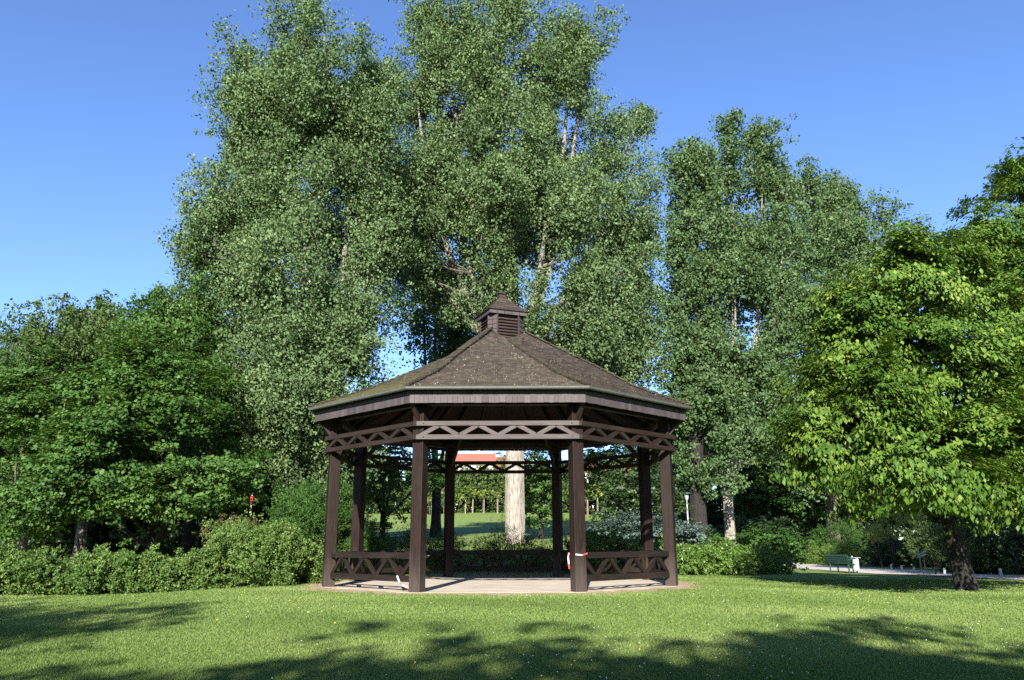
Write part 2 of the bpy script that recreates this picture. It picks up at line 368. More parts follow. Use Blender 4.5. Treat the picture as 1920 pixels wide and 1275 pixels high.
def make_tree(name, label, cat, base, lobes, trunk_r, split_h, style, lm, bm_, size, cover, bough=1.6, limbs=16, group=None, lean=(0, 0), dens=1.0, cull=.7, leaf_name='crown', flare=1.35, nb=14, seed=0):
    """thing > trunk (with limbs), crown"""
    base = Vector(base); reseed(base, seed); root = empty(name, base, label, cat, group)
    V, var, B = crown_leaves([(Vector(c) - base, r) for c, r in lobes], style, size, cover, bough, dens, cull)
    tr = MB(); sp = Vector((lean[0], lean[1], split_h))
    tr.tube([Vector((0, 0, -.25)), Vector((0, 0, .12)), Vector((sp.x * .2, sp.y * .2, split_h * .25)), Vector((sp.x * .6, sp.y * .6, split_h * .6)), sp],
            [trunk_r * flare * 1.1, trunk_r * flare, trunk_r * 1.04, trunk_r * .97, trunk_r * .9], nb, wob=.05)
    for (c, r, pos, ax, L) in B:
        c = Vector(c); top = c + Vector((0, 0, r[2] * .72))
        start = sp * random.uniform(.88, 1.0) if split_h > 1 else sp
        lr = trunk_r * (.30 + .3 * min(1, r[2] / 6))
        if top.z <= start.z: top = c
        mid = Vector((c.x * .8, c.y * .8, start.z + (top.z - start.z) * .35))
        path = bez(start, mid, top, 9); rad = [lr * (1 - .85 * t) + .012 for t in np.linspace(0, 1, 9)]
        tr.tube(path, rad, 7, wob=.05)
        idx = rng.permutation(len(pos))[:limbs]
        for i in idx:
            e = Vector(pos[i]); 
            j = min(range(9), key=lambda q: abs(path[q].z - (e.z - (r[2] * .18 if style != 'droop' else 0))))
            s0 = path[j]; m = (s0 + e) / 2 + Vector((0, 0, .12 * (e - s0).length * (1 if style in ('droop', 'flat') else -1)))
            e2 = e + Vector(ax[i]) * L[i] * .4
            rr = min(rad[j] * .6, .02 + .012 * (e - s0).length)
            tr.tube(bez(s0, m, e, 4) + [e2], [rr, rr * .8, rr * .6, rr * .4, .006], 4, cap=False)
    tr.build('trunk', bm_, root)
    np_mesh(leaf_name, V, 4, lm, root, var)
    return root
def LB(px, py, hw, hh, yd, ry=None):
    """a crown lobe measured in the photo and put at its true distance"""
    c = at(px, py, yd); t = at(px, py - hh, yd); b = at(px, py + hh, yd); rgt = at(px + hw, py, yd)
    rx = rgt.x - c.x; return ((c.x, c.y, (t.z + b.z) / 2), (rx, ry or rx * 1.05, (t.z - b.z) / 2))

# ================================================================== SETTING: ground, path
xs = np.concatenate([-np.geomspace(900, 42, 22), np.arange(-40, 40.1, .5), np.geomspace(42, 900, 22)])
ys = np.concatenate([-np.geomspace(300, 42, 10), np.arange(-40, 60.1, .5), np.geomspace(62, 1500, 26)])
X, Y = np.meshgrid(xs, ys); Z = G(X, Y); nx, ny = len(xs), len(ys)
me = bpy.data.meshes.new('lawn'); ii = np.arange(nx * ny).reshape(ny, nx)
me.from_pydata(np.stack([X, Y, Z], -1).reshape(-1, 3).tolist(), [], np.stack([ii[:-1, :-1], ii[:-1, 1:], ii[1:, 1:], ii[1:, :-1]], -1).reshape(-1, 4).tolist())
me.materials.append(M_grass); me.polygons.foreach_set('use_smooth', [True] * len(me.polygons))
tag(bpy.data.objects.new('ground', me), kind='structure'); C.objects.link(bpy.data.objects['ground'])

def ribbon(name, pts, m, lift=.03):
    mb = MB(); P = []
    for (a, wa), (b, wb) in zip(pts, pts[1:]):
        for t in np.linspace(0, 1, 16, endpoint=False): P.append((Vector(a) * (1 - t) + Vector(b) * t, wa * (1 - t) + wb * t))
    P.append((Vector(pts[-1][0]), pts[-1][1]))
    for k in range(2):
        P = [P[0]] + [((P[i - 1][0] + P[i][0] * 2 + P[i + 1][0]) / 4, P[i][1]) for i in range(1, len(P) - 1)] + [P[-1]]
    rows = []
    for i, (p, w_) in enumerate(P):
        d = (P[min(i + 1, len(P) - 1)][0] - P[max(i - 1, 0)][0]).normalized(); nrm = Vector((-d.y, d.x))
        row = []
        for s in np.linspace(-1, 1, 9):
            q = p + nrm * s * w_ / 2 * (1 + .05 * math.sin(i * .9)); row.append((q.x, q.y, g1(q.x, q.y) + lift))
        rows.append(row)
    for a, b in zip(rows, rows[1:]):
        for k in range(8): mb.face([a[k], a[k + 1], b[k + 1], b[k]])
    o = mb.build(name, m, smooth=True); tag(o, kind='structure'); return o
def g2(px, yd): p = at(px, 1000, yd); return (p.x, p.y)
ribbon('path', [(g2(2250, 21), 3.2), (g2(1920, 28), 3.2), (g2(1760, 36), 3.6), (g2(1640, 44), 4.5), (g2(1550, 49), 5.5), (g2(1455, 56), 5), (g2(1380, 75), 3.5)], M_paths)
ribbon('side_path', [(g2(500, 47), 1.8), (g2(690, 45), 2.0), (g2(800, 52), 1.5)], M_paths)

# ================================================================== GAZEBO
S_ = 3.3; AP = S_ * 1.2071; RV = 4.3116
gz = empty('gazebo', (0, 0, 0), 'brown octagonal wooden gazebo with shingled roof and louvred cupola on the lawn', 'gazebo', rz=-.0029)
VA = [R(-112.5 + 45 * k) for k in range(8)]          # vertex directions; side k joins vertex k to k+1; side 0 is the open front
def vd(k, r, z): a = VA[k % 8]; return Vector((r * math.cos(a), r * math.sin(a), z))
mb = MB(); NS = 96; top = []
for i in range(NS):
    a = 6.2832 * i / NS - R(90); da = (a + R(90) + R(22.5)) % R(45) - R(22.5); rr_ = 4.2 / math.cos(da) + .10 * math.sin(i * 1.3) * math.sin(i * .37) + random.uniform(-.03, .03)
    top.append(Vector((rr_ * math.cos(a), rr_ * math.sin(a), -.043)))
mb.face(top); [mb.face([top[k], top[k] + Vector((0, 0, -.2)), top[(k + 1) % NS] + Vector((0, 0, -.2)), top[(k + 1) % NS]]) for k in range(NS)]
mb.build('floor_slab', M_conc, gz)
for k in range(8):
    a = VA[k]; mb = MB()
    mb.beam(vd(k, RV, -.1), vd(k, RV, 3.80), .255, .255, up=(math.cos(a), math.sin(a), 0))
    mb.build('post', M_post, gz, bevel=.012)
def zigzag(mb, A, B, zb, zt, n, w_, th, first_up, gap=.05, inset=.0, out=None):
    A, B = Vector(A), Vector(B); L = (B - A).length; d = (B - A) / L
    step = (L - 2 * inset) / n; o = out or Vector((0, 0, 0))
    for i in range(n):
        up = (i % 2 == 0) == first_up
        x0, x1 = inset + step * i + gap, inset + step * (i + 1) - gap
        z0, z1 = (zb, zt) if up else (zt, zb)
        p = A + d * x0 + o; q = A + d * x1 + o
        P = [Vector((p.x, p.y, z0)), Vector((q.x, q.y, z1))]
        nrm = Vector((d.y, -d.x, 0)); hw = w_ / 2 / abs((P[1] - P[0]).normalized().z)
        f = []
        for s in (-1, 1): f.append([v + d * (hw * t) + nrm * (s * th / 2) for v, t in ((P[0], -1), (P[0], 1), (P[1], 1), (P[1], -1))])
        o_ = random.uniform(0, 30); Ln = (P[1] - P[0]).length; uv = [(o_, o_), (o_, o_ + w_), (o_ + Ln, o_ + w_), (o_ + Ln, o_)]
        mb.face(f[0], uv); mb.face(f[1][::-1], uv[::-1])
        for j in range(4):
            j2 = (j + 1) % 4; mb.face([f[0][j2], f[0][j], f[1][j], f[1][j2]], [(o_ + (Ln if j in (1,) else 0), o_), (o_, o_), (o_, o_ + th), (o_ + Ln, o_ + th)])
for k in range(8):
    # upper lattice beam in front of the posts
    r = 4.19 / .92388; A, B = vd(k, r, 0), vd(k + 1, r, 0); d = (B - A).normalized(); up = (0, 0, 1)
    t = bpy.data.objects.new('lattice_beam', None); C.objects.link(t); t.parent = gz
    mi = math.tan(R(22.5))
    for z, nm in ((3.09, 'chord'), (3.375, 'chord')):
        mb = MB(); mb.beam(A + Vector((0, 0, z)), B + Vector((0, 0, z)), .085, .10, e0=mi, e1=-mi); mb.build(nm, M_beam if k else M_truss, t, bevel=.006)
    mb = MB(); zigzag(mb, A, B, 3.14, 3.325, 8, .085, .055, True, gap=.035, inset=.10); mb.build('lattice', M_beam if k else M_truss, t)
    for e, sg_ in ((A, 1), (B, -1)):
        for z in (3.09, 3.375):
            p = e + d * sg_ * .17 + Vector((0, 0, z)); nrm = Vector((d.y, -d.x, 0)); mb = MB()
            mb.tube([p + nrm * .04, p + nrm * .055], [.016, .012], 8); mb.build('bolt', M_raft, t)
    # railing on every side but the front
    if k:
        A, B = vd(k, RV, 0), vd(k + 1, RV, 0); d = (B - A).normalized()
        A2, B2 = A + d * .12, B - d * .12
        t = bpy.data.objects.new('railing', None); C.objects.link(t); t.parent = gz
        mb = MB(); mb.beam(A2 + Vector((0, 0, .67)), B2 + Vector((0, 0, .67)), .10, .125); mb.build('top_rail', M_rail, t, bevel=.008)
        mb = MB(); mb.beam(A2 + Vector((0, 0, .205)), B2 + Vector((0, 0, .205)), .08, .125); mb.build('bottom_rail', M_rail, t, bevel=.008)
        mb = MB(); zigzag(mb, A2, B2, .2675, .6075, 7, .085, .055, k != 7 and k != 0 and k > 3 or k == 7, gap=.045)
        mb.build('lattice', M_rail, t)
    # beam on the post heads
    A, B = vd(k, RV, 3.87), vd(k + 1, RV, 3.87)
    mb = MB(); mb.beam(A, B, .14, .14, e0=mi, e1=-mi); mb.build('ring_beam', M_raft, gz)
    # fascia: two rows of small shingles
    fa = MB()
    for z0, z1, rr in ((3.775, 3.925, 4.83), (3.915, 4.035, 4.80)):
        A, B = vd(k, rr, 0), vd(k + 1, rr, 0); L = (B - A).length; dd = (B - A) / L; x = 0; first = True
        while x < L - .001:
            w_ = random.uniform(.09, .15) if not first else random.uniform(.04, .12); first = False
            if L - x - w_ < .05: w_ = L - x
            p, q = A + dd * (x + .002), A + dd * (x + w_ - .002); nrm = Vector((dd.y, -dd.x, 0)); dz = random.uniform(-.004, .004); to = random.uniform(0, .006)
            b4 = [Vector((p.x, p.y, z0 + dz)), Vector((q.x, q.y, z0 + dz)), Vector((q.x, q.y, z1)), Vector((p.x, p.y, z1))]
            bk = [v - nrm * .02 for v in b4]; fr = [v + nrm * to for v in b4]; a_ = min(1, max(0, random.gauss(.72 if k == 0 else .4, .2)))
            fa.face(fr, None, a_); fa.face(bk[::-1], None, a_)
            for j in range(4): fa.face([fr[(j + 1) % 4], fr[j], bk[j], bk[(j + 1) % 4]], None, a_)
            x += w_
    fa.build('fascia', M_fascia, gz, att='tone')
    bb = MB(); bb.beam(vd(k, 4.765, 3.93), vd(k + 1, 4.765, 3.93), .03, .26, e0=mi, e1=-mi); bb.build('eave_board', M_raft, gz)
    # half round gutter
    gt = MB(); prof = [(.055 * math.cos(a), .055 * math.sin(a)) for a in np.linspace(math.pi, 2 * math.pi, 8)] + [(.063, .004), (.055, .012), (.047, 0)] + [(.047 * math.cos(a), .047 * math.sin(a)) for a in np.linspace(2 * math.pi, math.pi, 8)]
    q0 = [vd(k, 4.955 + x / .92388, 4.085 + z) for x, z in prof]; q1 = [vd(k + 1, 4.955 + x / .92388, 4.085 + z) for x, z in prof]
    for j in range(len(prof) - 1): gt.face([q0[j], q1[j], q1[j + 1], q0[j + 1]])
    gt.build('gutter', M_gutter, gz)
# roof: courses of shingles on the swept profile (alternate hips differ because the cupola is square)
PA = np.array([(5.0, 4.085), (4.3, 4.385), (3.65, 4.67), (2.65, 5.28), (1.6, 5.87), (.70, 6.40)])
PB = np.array([(5.0, 4.085), (4.25, 4.36), (3.5, 4.66), (2.55, 5.11), (1.45, 5.64), (.45, 6.17)])
def prof(P, t, n=5): i = min(int(t), n - 1); f = t - i; return P[i] * (1 - f) + P[i + 1] * f
seg = np.linalg.norm(np.diff(PA, axis=0), axis=1); cum = np.concatenate([[0], np.cumsum(seg)])
NC = 46; tt = [float(np.interp(cum[-1] * i / NC, cum, range(6))) for i in range(NC + 1)]
rf = MB()
for k in range(8):
    P0, P1 = (PA, PB) if k % 2 == 0 else (PB, PA)
    for i in range(NC):
        a0, a1 = prof(P0, tt[i]), prof(P1, tt[i]); b0, b1 = prof(P0, tt[i + 1]), prof(P1, tt[i + 1])
        nseg = max(1, int((a0[0] + a1[0]) * .38 / .45))
        for s in range(nseg):
            s0, s1 = s / nseg, (s + 1) / nseg; hl = [.026 + random.uniform(-.006, .012)] * 2
            lo0 = vd(k, a0[0], a0[1]).lerp(vd(k + 1, a1[0], a1[1]), s0); lo1 = vd(k, a0[0], a0[1]).lerp(vd(k + 1, a1[0], a1[1]), s1)
            hi0 = vd(k, b0[0], b0[1]).lerp(vd(k + 1, b1[0], b1[1]), s0); hi1 = vd(k, b0[0], b0[1]).lerp(vd(k + 1, b1[0], b1[1]), s1)
            up = Vector((0, 0, 1)); L0 = lo0 + up * hl[0]; L1 = lo1 + up * hl[1]; dn = (lo0 - hi0).normalized() * .012
            W0 = (vd(k, a0[0], 0) - vd(k + 1, a1[0], 0)).length; u0, u1 = (s0 - .5) * W0 + k * 7.3, (s1 - .5) * W0 + k * 7.3; v = i * .12
            W1 = (vd(k, b0[0], 0) - vd(k + 1, b1[0], 0)).length; h0, h1 = (s0 - .5) * W1 + k * 7.3, (s1 - .5) * W1 + k * 7.3
            moss = {7: .55, 0: .22, 1: .0}.get(k, .15) * (1 - i / NC) + (.25 if i < 5 else 0) * (1 - i / 6) + (.18 if k == 7 else 0)
            rf.face([L0 + dn, L1 + dn, hi1 + up * .004, hi0 + up * .004], [(u0, v), (u1, v), (h1, v + .1199), (h0, v + .1199)], moss)
            rf.face([lo0 + dn, lo1 + dn, L1 + dn, L0 + dn], [(u0, v + .01), (u1, v + .01), (u1, v + .02), (u0, v + .02)], moss)
rf.build('roof', M_roof, gz, att='moss')
hc = MB()
for k in range(8):
    P0 = PA if k % 2 == 0 else PB; N_ = 30
    for i in range(N_):
        t0, t1 = 5 * i / N_, 5 * (i + 1.25) / N_; t1 = min(t1, 5)
        a, b = prof(P0, t0), prof(P0, t1); jt = random.uniform(-.008, .012)
        hc.beam(vd(k, a[0], a[1] + .055 + jt), vd(k, b[0], b[1] + .035), .15, .035, a=.45)
hc.build('hip_cap', M_roof, gz, att='moss')
und = MB()
for k in range(8):
    P0, P1 = (PA, PB) if k % 2 == 0 else (PB, PA)
    for i in range(5):
        q = [vd(k, P0[i][0] - .04, P0[i][1] - .035), vd(k, P0[i + 1][0] - .04, P0[i + 1][1] - .035), vd(k + 1, P1[i + 1][0] - .04, P1[i + 1][1] - .035), vd(k + 1, P1[i][0] - .04, P1[i][1] - .035)]
        und.face(q, [(0, 0), (1, 0), (1, 3), (0, 3)])
und.build('roof_boarding', M_raft, gz)
for k in range(8):
    P0 = PA if k % 2 == 0 else PB; mb = MB()
    pts = [vd(k, P0[i][0] - (.32 if i == 0 else .12), P0[i][1] - (.06 if i == 0 else .13)) for i in range(6)]
    for a, b in zip(pts, pts[1:]): mb.beam(a, b, .12, .16)
    for f in (.25, .5, .75):
        P1 = PB if k % 2 == 0 else PA
        q = [vd(k, P0[i][0] - (.32 if i == 0 else .12), P0[i][1] - .07).lerp(vd(k + 1, P1[i][0] - (.32 if i == 0 else .12), P1[i][1] - .07), f) for i in range(4)]
        for a, b in zip(q, q[1:]): mb.beam(a, b, .07, .12)
    mb.build('rafter', M_raft, gz)
    mb = MB(); e = Vector((math.cos(VA[k]), math.sin(VA[k]), 0))
    mb.beam(vd(k, RV + .1, 3.45), vd(k, 4.74, 3.86), .08, .09)
    mb.build('knee_brace', M_raft, gz); mb = MB()
    mb.beam(vd(k, RV - .1, 3.2), vd(k, RV - 1.1, 4.12), .08, .10)
    mb.build('inner_brace', M_raft, gz)
# cupola: square turned to the hips of vertices 0,2,4,6 with chamfered corners
cu = bpy.data.objects.new('cupola', None); C.objects.link(cu); cu.parent = gz
fn = [VA[0] + R(45 + 90 * j) for j in range(4)]
def sq(ap, z, ang): return [Vector((ap / math.cos(R(45)) * math.cos(a), ap / math.cos(R(45)) * math.sin(a), z)) for a in [VA[0] + R(90 * j) for j in range(4)]]
core = MB(); lo, hi = sq(.42, 5.9, 0), sq(.42, 6.84, 0)
for j in range(4): core.face([lo[j], lo[(j + 1) % 4], hi[(j + 1) % 4], hi[j]])
core.build('cupola_lining', M_raft, cu)
for j in range(4):                                  # chamfered corner posts with shingle courses
    a = VA[0] + R(90 * j); n_ = Vector((math.cos(a), math.sin(a), 0)); tg = Vector((-n_.y, n_.x, 0)); mb = MB(); z = 5.9
    rd = .50 * math.sqrt(2) - .13
    while z < 6.83:
        z2 = min(z + .135, 6.84)
        q = [n_ * (rd + .018) - tg * .13 + Vector((0, 0, z)), n_ * (rd + .018) + tg * .13 + Vector((0, 0, z)), n_ * rd + tg * .13 + Vector((0, 0, z2)), n_ * rd - tg * .13 + Vector((0, 0, z2))]
        mb.face(q, None, random.uniform(.2, .8)); inn = [n_ * (rd - .1) - tg * .10 + Vector((0, 0, z)), n_ * (rd - .1) + tg * .10 + Vector((0, 0, z)), n_ * (rd - .1) + tg * .10 + Vector((0, 0, z2)), n_ * (rd - .1) - tg * .10 + Vector((0, 0, z2))]
        for u, v_ in ((0, 1), (1, 2), (3, 0)): mb.face([q[v_], q[u], inn[u], inn[v_]], None, .3)
        z = z2
    mb.build('corner_shingles', M_fascia, cu, att='tone')
for j in range(4):
    a = fn[j]; n_ = Vector((math.cos(a), math.sin(a), 0)); tg = Vector((-n_.y, n_.x, 0))
    for s in (-1, 1):
        mb = MB(); mb.beam(n_ * .485 + tg * s * .305 + Vector((0, 0, 5.9)), n_ * .485 + tg * s * .305 + Vector((0, 0, 6.84)), .035, .05, up=tuple(n_)); mb.build('louvre_frame', M_louv, cu)
    mb = MB(); z = 6.16
    while z < 6.82:
        c = n_ * .462 + Vector((0, 0, z)); u = (Vector((0, 0, 1)) * .8 + n_ * -.9 * 0 + n_ * .55 * -1).normalized()
        p, q = c - tg * .288, c + tg * .288
        mb.beam(p, q, .018, .07, up=tuple((Vector((0, 0, 1)) - n_ * .9).normalized())); z += .083
    mb.build('louvre', M_louv, cu)
fa = MB(); lo, hi = sq(.535, 6.85, 0), sq(.545, 6.965, 0); li = sq(.40, 6.85, 0)
for j in range(4):
    j2 = (j + 1) % 4; L = 5
    for s in range(L):
        f0, f1 = s / L, (s + 1) / L - .01
        fa.face([lo[j].lerp(lo[j2], f0), lo[j].lerp(lo[j2], f1), hi[j].lerp(hi[j2], f1), hi[j].lerp(hi[j2], f0)], None, random.uniform(.25, .85))
    fa.face([li[j], li[j2], lo[j2], lo[j]], None, .1)
fa.build('cupola_fascia', M_fascia, cu, att='tone')
cr = MB(); apex = 7.50; N_ = 7
for i in range(N_):
    f0, f1 = i / N_, (i + 1) / N_
    def apz(f): return .575 * (1 - f) + .03 * f, 6.955 + (apex - 6.955) * (f ** 1.12)
    (r0, z0), (r1, z1) = apz(f0), apz(f1); A_, B_ = sq(r0 + .006, z0 + .016, 0), sq(r1, z1, 0); A0 = sq(r0 + .006, z0, 0)
    for j in range(4):
        j2 = (j + 1) % 4; cr.face([A_[j], A_[j2], B_[j2], B_[j]], [(-r0 + j * 3, i * .12), (r0 + j * 3, i * .12), (r1 + j * 3, i * .12 + .119), (-r1 + j * 3, i * .12 + .119)])
        cr.face([A0[j], A0[j2], A_[j2], A_[j]], [(-r0, i * .12), (r0, i * .12), (r0, i * .12 + .01), (-r0, i * .12 + .01)])
for j in range(4): q = sq(.575, 6.955, 0); cr.face([q[(j + 1) % 4], q[j], Vector((0, 0, 6.96))])
cr.build('cupola_roof', M_roof2, cu)
fi = MB()
for (z0, z1, r0, r1) in ((7.46, 7.53, .10, .075), (7.53, 7.56, .05, .05), (7.56, 7.60, .10, .10), (7.60, 7.68, .045, .02)):
    a_, b_ = sq(r0, z0, 0), sq(r1, z1, 0)
    for j in range(4): fi.face([a_[j], a_[(j + 1) % 4], b_[(j + 1) % 4], b_[j]])
    fi.face(b_); fi.face(a_[::-1])
fi.build('finial', M_louv, cu)

# barrier tape round the right front post, and a loose end by the left front post
def tape(name, pts, w_, label, wd=(0, 0, 1)):
    root = empty(name, pts[0][0], label, 'barrier tape', 'remnants of red and white barrier tape on the gazebo'); o0 = Vector(pts[0][0])
    if True:
        for i, ((p, a), (q, b)) in enumerate(zip(pts, pts[1:])):
            mb = MB(); col, m = ('red_stripe', M_red) if a == 'r' else ('white_stripe', M_white)
            p, q = Vector(p) - o0, Vector(q) - o0; d = (q - p).normalized(); v = Vector(wd); v = (v - d * v.dot(d)).normalized() * w_ / 2
            n_ = d.cross(v).normalized() * .002
            mb.face([p - v + n_, q - v + n_, q + v + n_, p + v + n_]); mb.face([p + v - n_, q + v - n_, q - v - n_, p - v - n_])
            mb.face([p - v - n_, q - v - n_, q - v + n_, p - v + n_]); mb.face([p + v + n_, q + v + n_, q + v - n_, p + v - n_])
            mb.build(col, m, root)
    return root
pc = vd(1, RV, 0); e1 = Vector((math.cos(VA[1]), math.sin(VA[1]), 0)); e2 = Vector((-e1.y, e1.x, 0)); h = .136
cs = [pc + e1 * s * h + e2 * t * h for s, t in ((1, -1), (1, 1), (-1, 1), (-1, -1))]
zt = .69
P = [(tuple(cs[0] + Vector((0, 0, zt))), 'w'), (tuple(cs[0].lerp(cs[1], .55) + Vector((0, 0, zt - .015)) + e1 * .004), 'r'), (tuple(cs[1] + Vector((0, 0, zt + .02))), 'r'), (tuple(cs[2] + Vector((0, 0, zt + .01))), 'w'), (tuple(cs[3] + Vector((0, 0, zt))), 'r'), (tuple(cs[0] + Vector((0, 0, zt))), 'r')]
tape('barrier_tape', P, .026, 'red and white barrier tape tied round the right front post of the gazebo')
q = cs[3] + Vector((-.015, -.01, 0))
tape('barrier_tape', [(tuple(q + Vector((0, 0, .72))), 'r'), (tuple(q + Vector((-.02, -.02, .64))), 'w'), (tuple(q + Vector((-.01, -.03, .50))), 'r'), (tuple(q + Vector((.0, -.02, .40))), 'r')], .028, 'short loose tape end hanging down the right front post below the knot', (1, 0, 0))
q = vd(0, RV, 0) + Vector((-.45, .32, 0))
tape('barrier_tape', [((q.x + .0, q.y - .13, .27), 'w'), ((q.x + .06, q.y - .17, .14), 'r'), ((q.x + .12, q.y - .2, .09), 'w'), ((q.x + .22, q.y - .22, .05), 'r'), ((q.x + .33, q.y - .24, .02), 'r')], .03, 'torn tape end trailing from the left railing to the floor', (1, 0, .6))

# ================================================================== LAWN DETAIL
def scatter(n, y0, y1, power=1.3):
    u = rng.uniform(0, 1, n); yd = (y0 ** (1 - power) + u * (y1 ** (1 - power) - y0 ** (1 - power))) ** (1 / (1 - power))
    x = CAM.x + rng.uniform(-1, 1, n) * (.68 * yd + .6); y = yd + CAM.y
    return x, y, yd
x, y, yd = scatter(700000, 7.6, 27)
r = np.hypot(x, y); keep = (r > 5.05 + .22 * np.sin(np.arctan2(y, x) * 7) + .12 * np.sin(np.arctan2(y, x) * 19) + .18 * rng.normal(size=len(x))) & ~((np.abs(x) < 2.5) & (np.abs(y + 4.2) < .5))
x, y, yd = x[keep], y[keep], yd[keep]; n = len(x)
hgt = rng.uniform(.012, .034, n); wd = rng.uniform(.004, .009, n) * yd / 9; az = rng.uniform(0, 6.28, n)
b = np.stack([x, y, G(x, y) - .004], -1); sv = np.stack([np.cos(az) * wd, np.sin(az) * wd, 0 * az], -1)
tip = b + np.stack([rng.normal(size=n) * .016, rng.normal(size=n) * .016, hgt], -1)
patch = .45 + .21 * np.sin(x * .8 + 1.3 * np.sin(y * .7)) * np.sin(y * 1.1 + x * .3) + .10 * np.sin(y * 2.1 + .3 * np.sin(x * .5)) + rng.normal(0, .17, n)
tag(np_mesh('grass', np.stack([b - sv, b + sv, tip], 1).reshape(-1, 3), 3, M_blade, None, np.clip(patch, 0, 1)), 'short mown grass of the lawn in front of the gazebo', 'grass', kind='stuff')
def dots(name, n, y0, y1, r_, m, label, hz, xw=None):
    x, y, yd = scatter(n * 3, y0, y1, 1.01)
    f = np.sin(x * .55 + 1) * np.sin(y * .9 + x * .25) + rng.normal(0, .45, len(x)) + (.35 if xw else 0) * np.sign(x); idx = np.argsort(-f)[:n]
    x, y, yd = x[idx], y[idx], yd[idx]; k = np.hypot(x, y) > 5.6; x, y = x[k], y[k]; n = len(x)
    c = np.stack([x, y, G(x, y) + hz], -1); rr = r_ * rng.uniform(.6, 1.3, n)[:, None]
    ax = np.array([[1, 0, 0], [0, 1, 0], [-1, 0, 0], [0, -1, 0]]); tri = []
    for s in (1, -1):
        for i in range(4):
            tri += [c + ax[i] * rr, c + ax[(i + 1) % 4] * rr, c + np.array([0, 0, s * .8]) * rr]
    V = np.stack(tri, 1).reshape(-1, 3)
    tag(np_mesh(name, V, 3, m), label, 'flowers', kind='stuff')
M_clover = simple('clover heads', (.5, .52, .42), .8, 0, 9, .1); M_dand = simple('dandelion yellow', (.75, .55, .03), .7, 0, 9, .1)
dots('clover_flowers', 650, 8, 30, .008, M_clover, 'tiny white clover heads dotted over the mown lawn', .035, True)
dots('dandelion_flowers', 45, 8.5, 26, .011, M_dand, 'few yellow dandelion heads dotted over the mown lawn', .035)

# ================================================================== TREES
pop = dict(style='up', lm=M_lpop, bm_=M_poplar_bark, cull=.55)
b = gp(610, 29.5)
make_tree('poplar_tree', 'leftmost of the tall poplars, rising left of the gazebo, top cut by frame', 'tree', b,
    [LB(600, 230, 105, 250, 29.5), LB(520, 210, 85, 180, 30), LB(460, 330, 90, 200, 30), LB(425, 540, 75, 170, 30), LB(560, 540, 120, 200, 28.5), LB(660, 300, 80, 200, 30.5), LB(600, 770, 110, 130, 28.5), LB(400, 380, 52, 95, 29.5), LB(705, 260, 55, 150, 30.5), LB(715, 440, 50, 110, 31), LB(620, 660, 60, 100, 28), LB(665, 500, 90, 130, 30.5), LB(490, 700, 70, 150, 29)],
    .30, 7, size=.10, cover=3.0, bough=1.6, group='tall poplars behind the gazebo', limbs=18, **pop)
b = gp(964, 36)
make_tree('poplar_tree', 'tallest poplar right behind the gazebo with thick pale furrowed trunk seen between the posts', 'tree', b,
    [LB(965, 200, 105, 235, 36.0), LB(840, 200, 90, 215, 36.5), LB(1075, 240, 75, 190, 36.0), LB(780, 330, 75, 200, 35.5), LB(1176, 370, 56, 150, 36.0), LB(1030, 480, 130, 160, 34.5), LB(860, 470, 100, 130, 35.0), LB(1155, 560, 60, 140, 36.5), LB(1070, 690, 120, 110, 37.0), LB(940, 330, 110, 150, 34.5), LB(1200, 255, 26, 70, 36.0), LB(1100, 130, 45, 95, 36.0), LB(805, 80, 42, 75, 36.0), LB(1130, 620, 70, 90, 35.0), LB(1185, 650, 45, 90, 37), LB(1215, 530, 26, 90, 36), LB(760, 430, 50, 110, 36)],
    .40, 8.5, size=.112, cover=3.0, bough=1.75, group='tall poplars behind the gazebo', limbs=18, nb=18, flare=1.08, **pop)
popd = dict(style='up', lm=M_lpopd, bm_=M_poplar_bark)
b = gp(815, 44)
make_tree('poplar_tree', 'shaded dark poplar seen in the gap left of the cupola behind the tallest poplar', 'tree', b,
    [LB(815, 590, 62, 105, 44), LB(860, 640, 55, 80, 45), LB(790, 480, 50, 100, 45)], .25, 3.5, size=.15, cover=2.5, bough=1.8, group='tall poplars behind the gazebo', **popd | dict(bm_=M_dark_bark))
b = gp(1310, 43)
make_tree('poplar_tree', 'slender poplar with dark trunk just behind the white lamp post', 'tree', b,
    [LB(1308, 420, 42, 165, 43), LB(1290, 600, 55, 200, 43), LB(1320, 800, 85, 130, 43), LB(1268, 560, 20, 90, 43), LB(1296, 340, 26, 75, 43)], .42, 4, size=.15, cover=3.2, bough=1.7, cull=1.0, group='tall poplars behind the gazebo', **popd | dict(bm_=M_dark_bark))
b = gp(1367, 45)
make_tree('poplar_tree', 'poplar right of the gazebo with short pale lit trunk standing behind the low hedge', 'tree', b,
    [LB(1378, 440, 46, 165, 45), LB(1440, 460, 44, 175, 46), LB(1385, 620, 90, 160, 44.5), LB(1405, 765, 85, 90, 45), LB(1432, 290, 24, 45, 45), LB(1372, 250, 22, 34, 45), LB(1480, 640, 60, 190, 47), LB(1478, 400, 28, 85, 46)], .28, 5.0, size=.15, cover=3.2, bough=1.7, cull=1.0, group='tall poplars behind the gazebo', **popd)
b = gp(1560, 64)
make_tree('willow_tree', 'bushy grey green tree farthest right of the tall row, rising behind the lime trees', 'tree', b,
    [LB(1565, 440, 55, 115, 64), LB(1640, 440, 50, 60, 64), LB(1600, 570, 90, 130, 64), LB(1520, 620, 60, 220, 60), LB(1540, 800, 70, 120, 58), LB(1520, 380, 32, 55, 62), LB(1590, 370, 25, 45, 63), LB(1660, 400, 26, 32, 64)], .5, 4, size=.19, cover=2.3, bough=2.3, style='up', lm=M_lpopd, bm_=M_grey_bark)
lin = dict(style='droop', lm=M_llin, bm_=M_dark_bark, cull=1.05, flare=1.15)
b = gp(1795, 20.5)
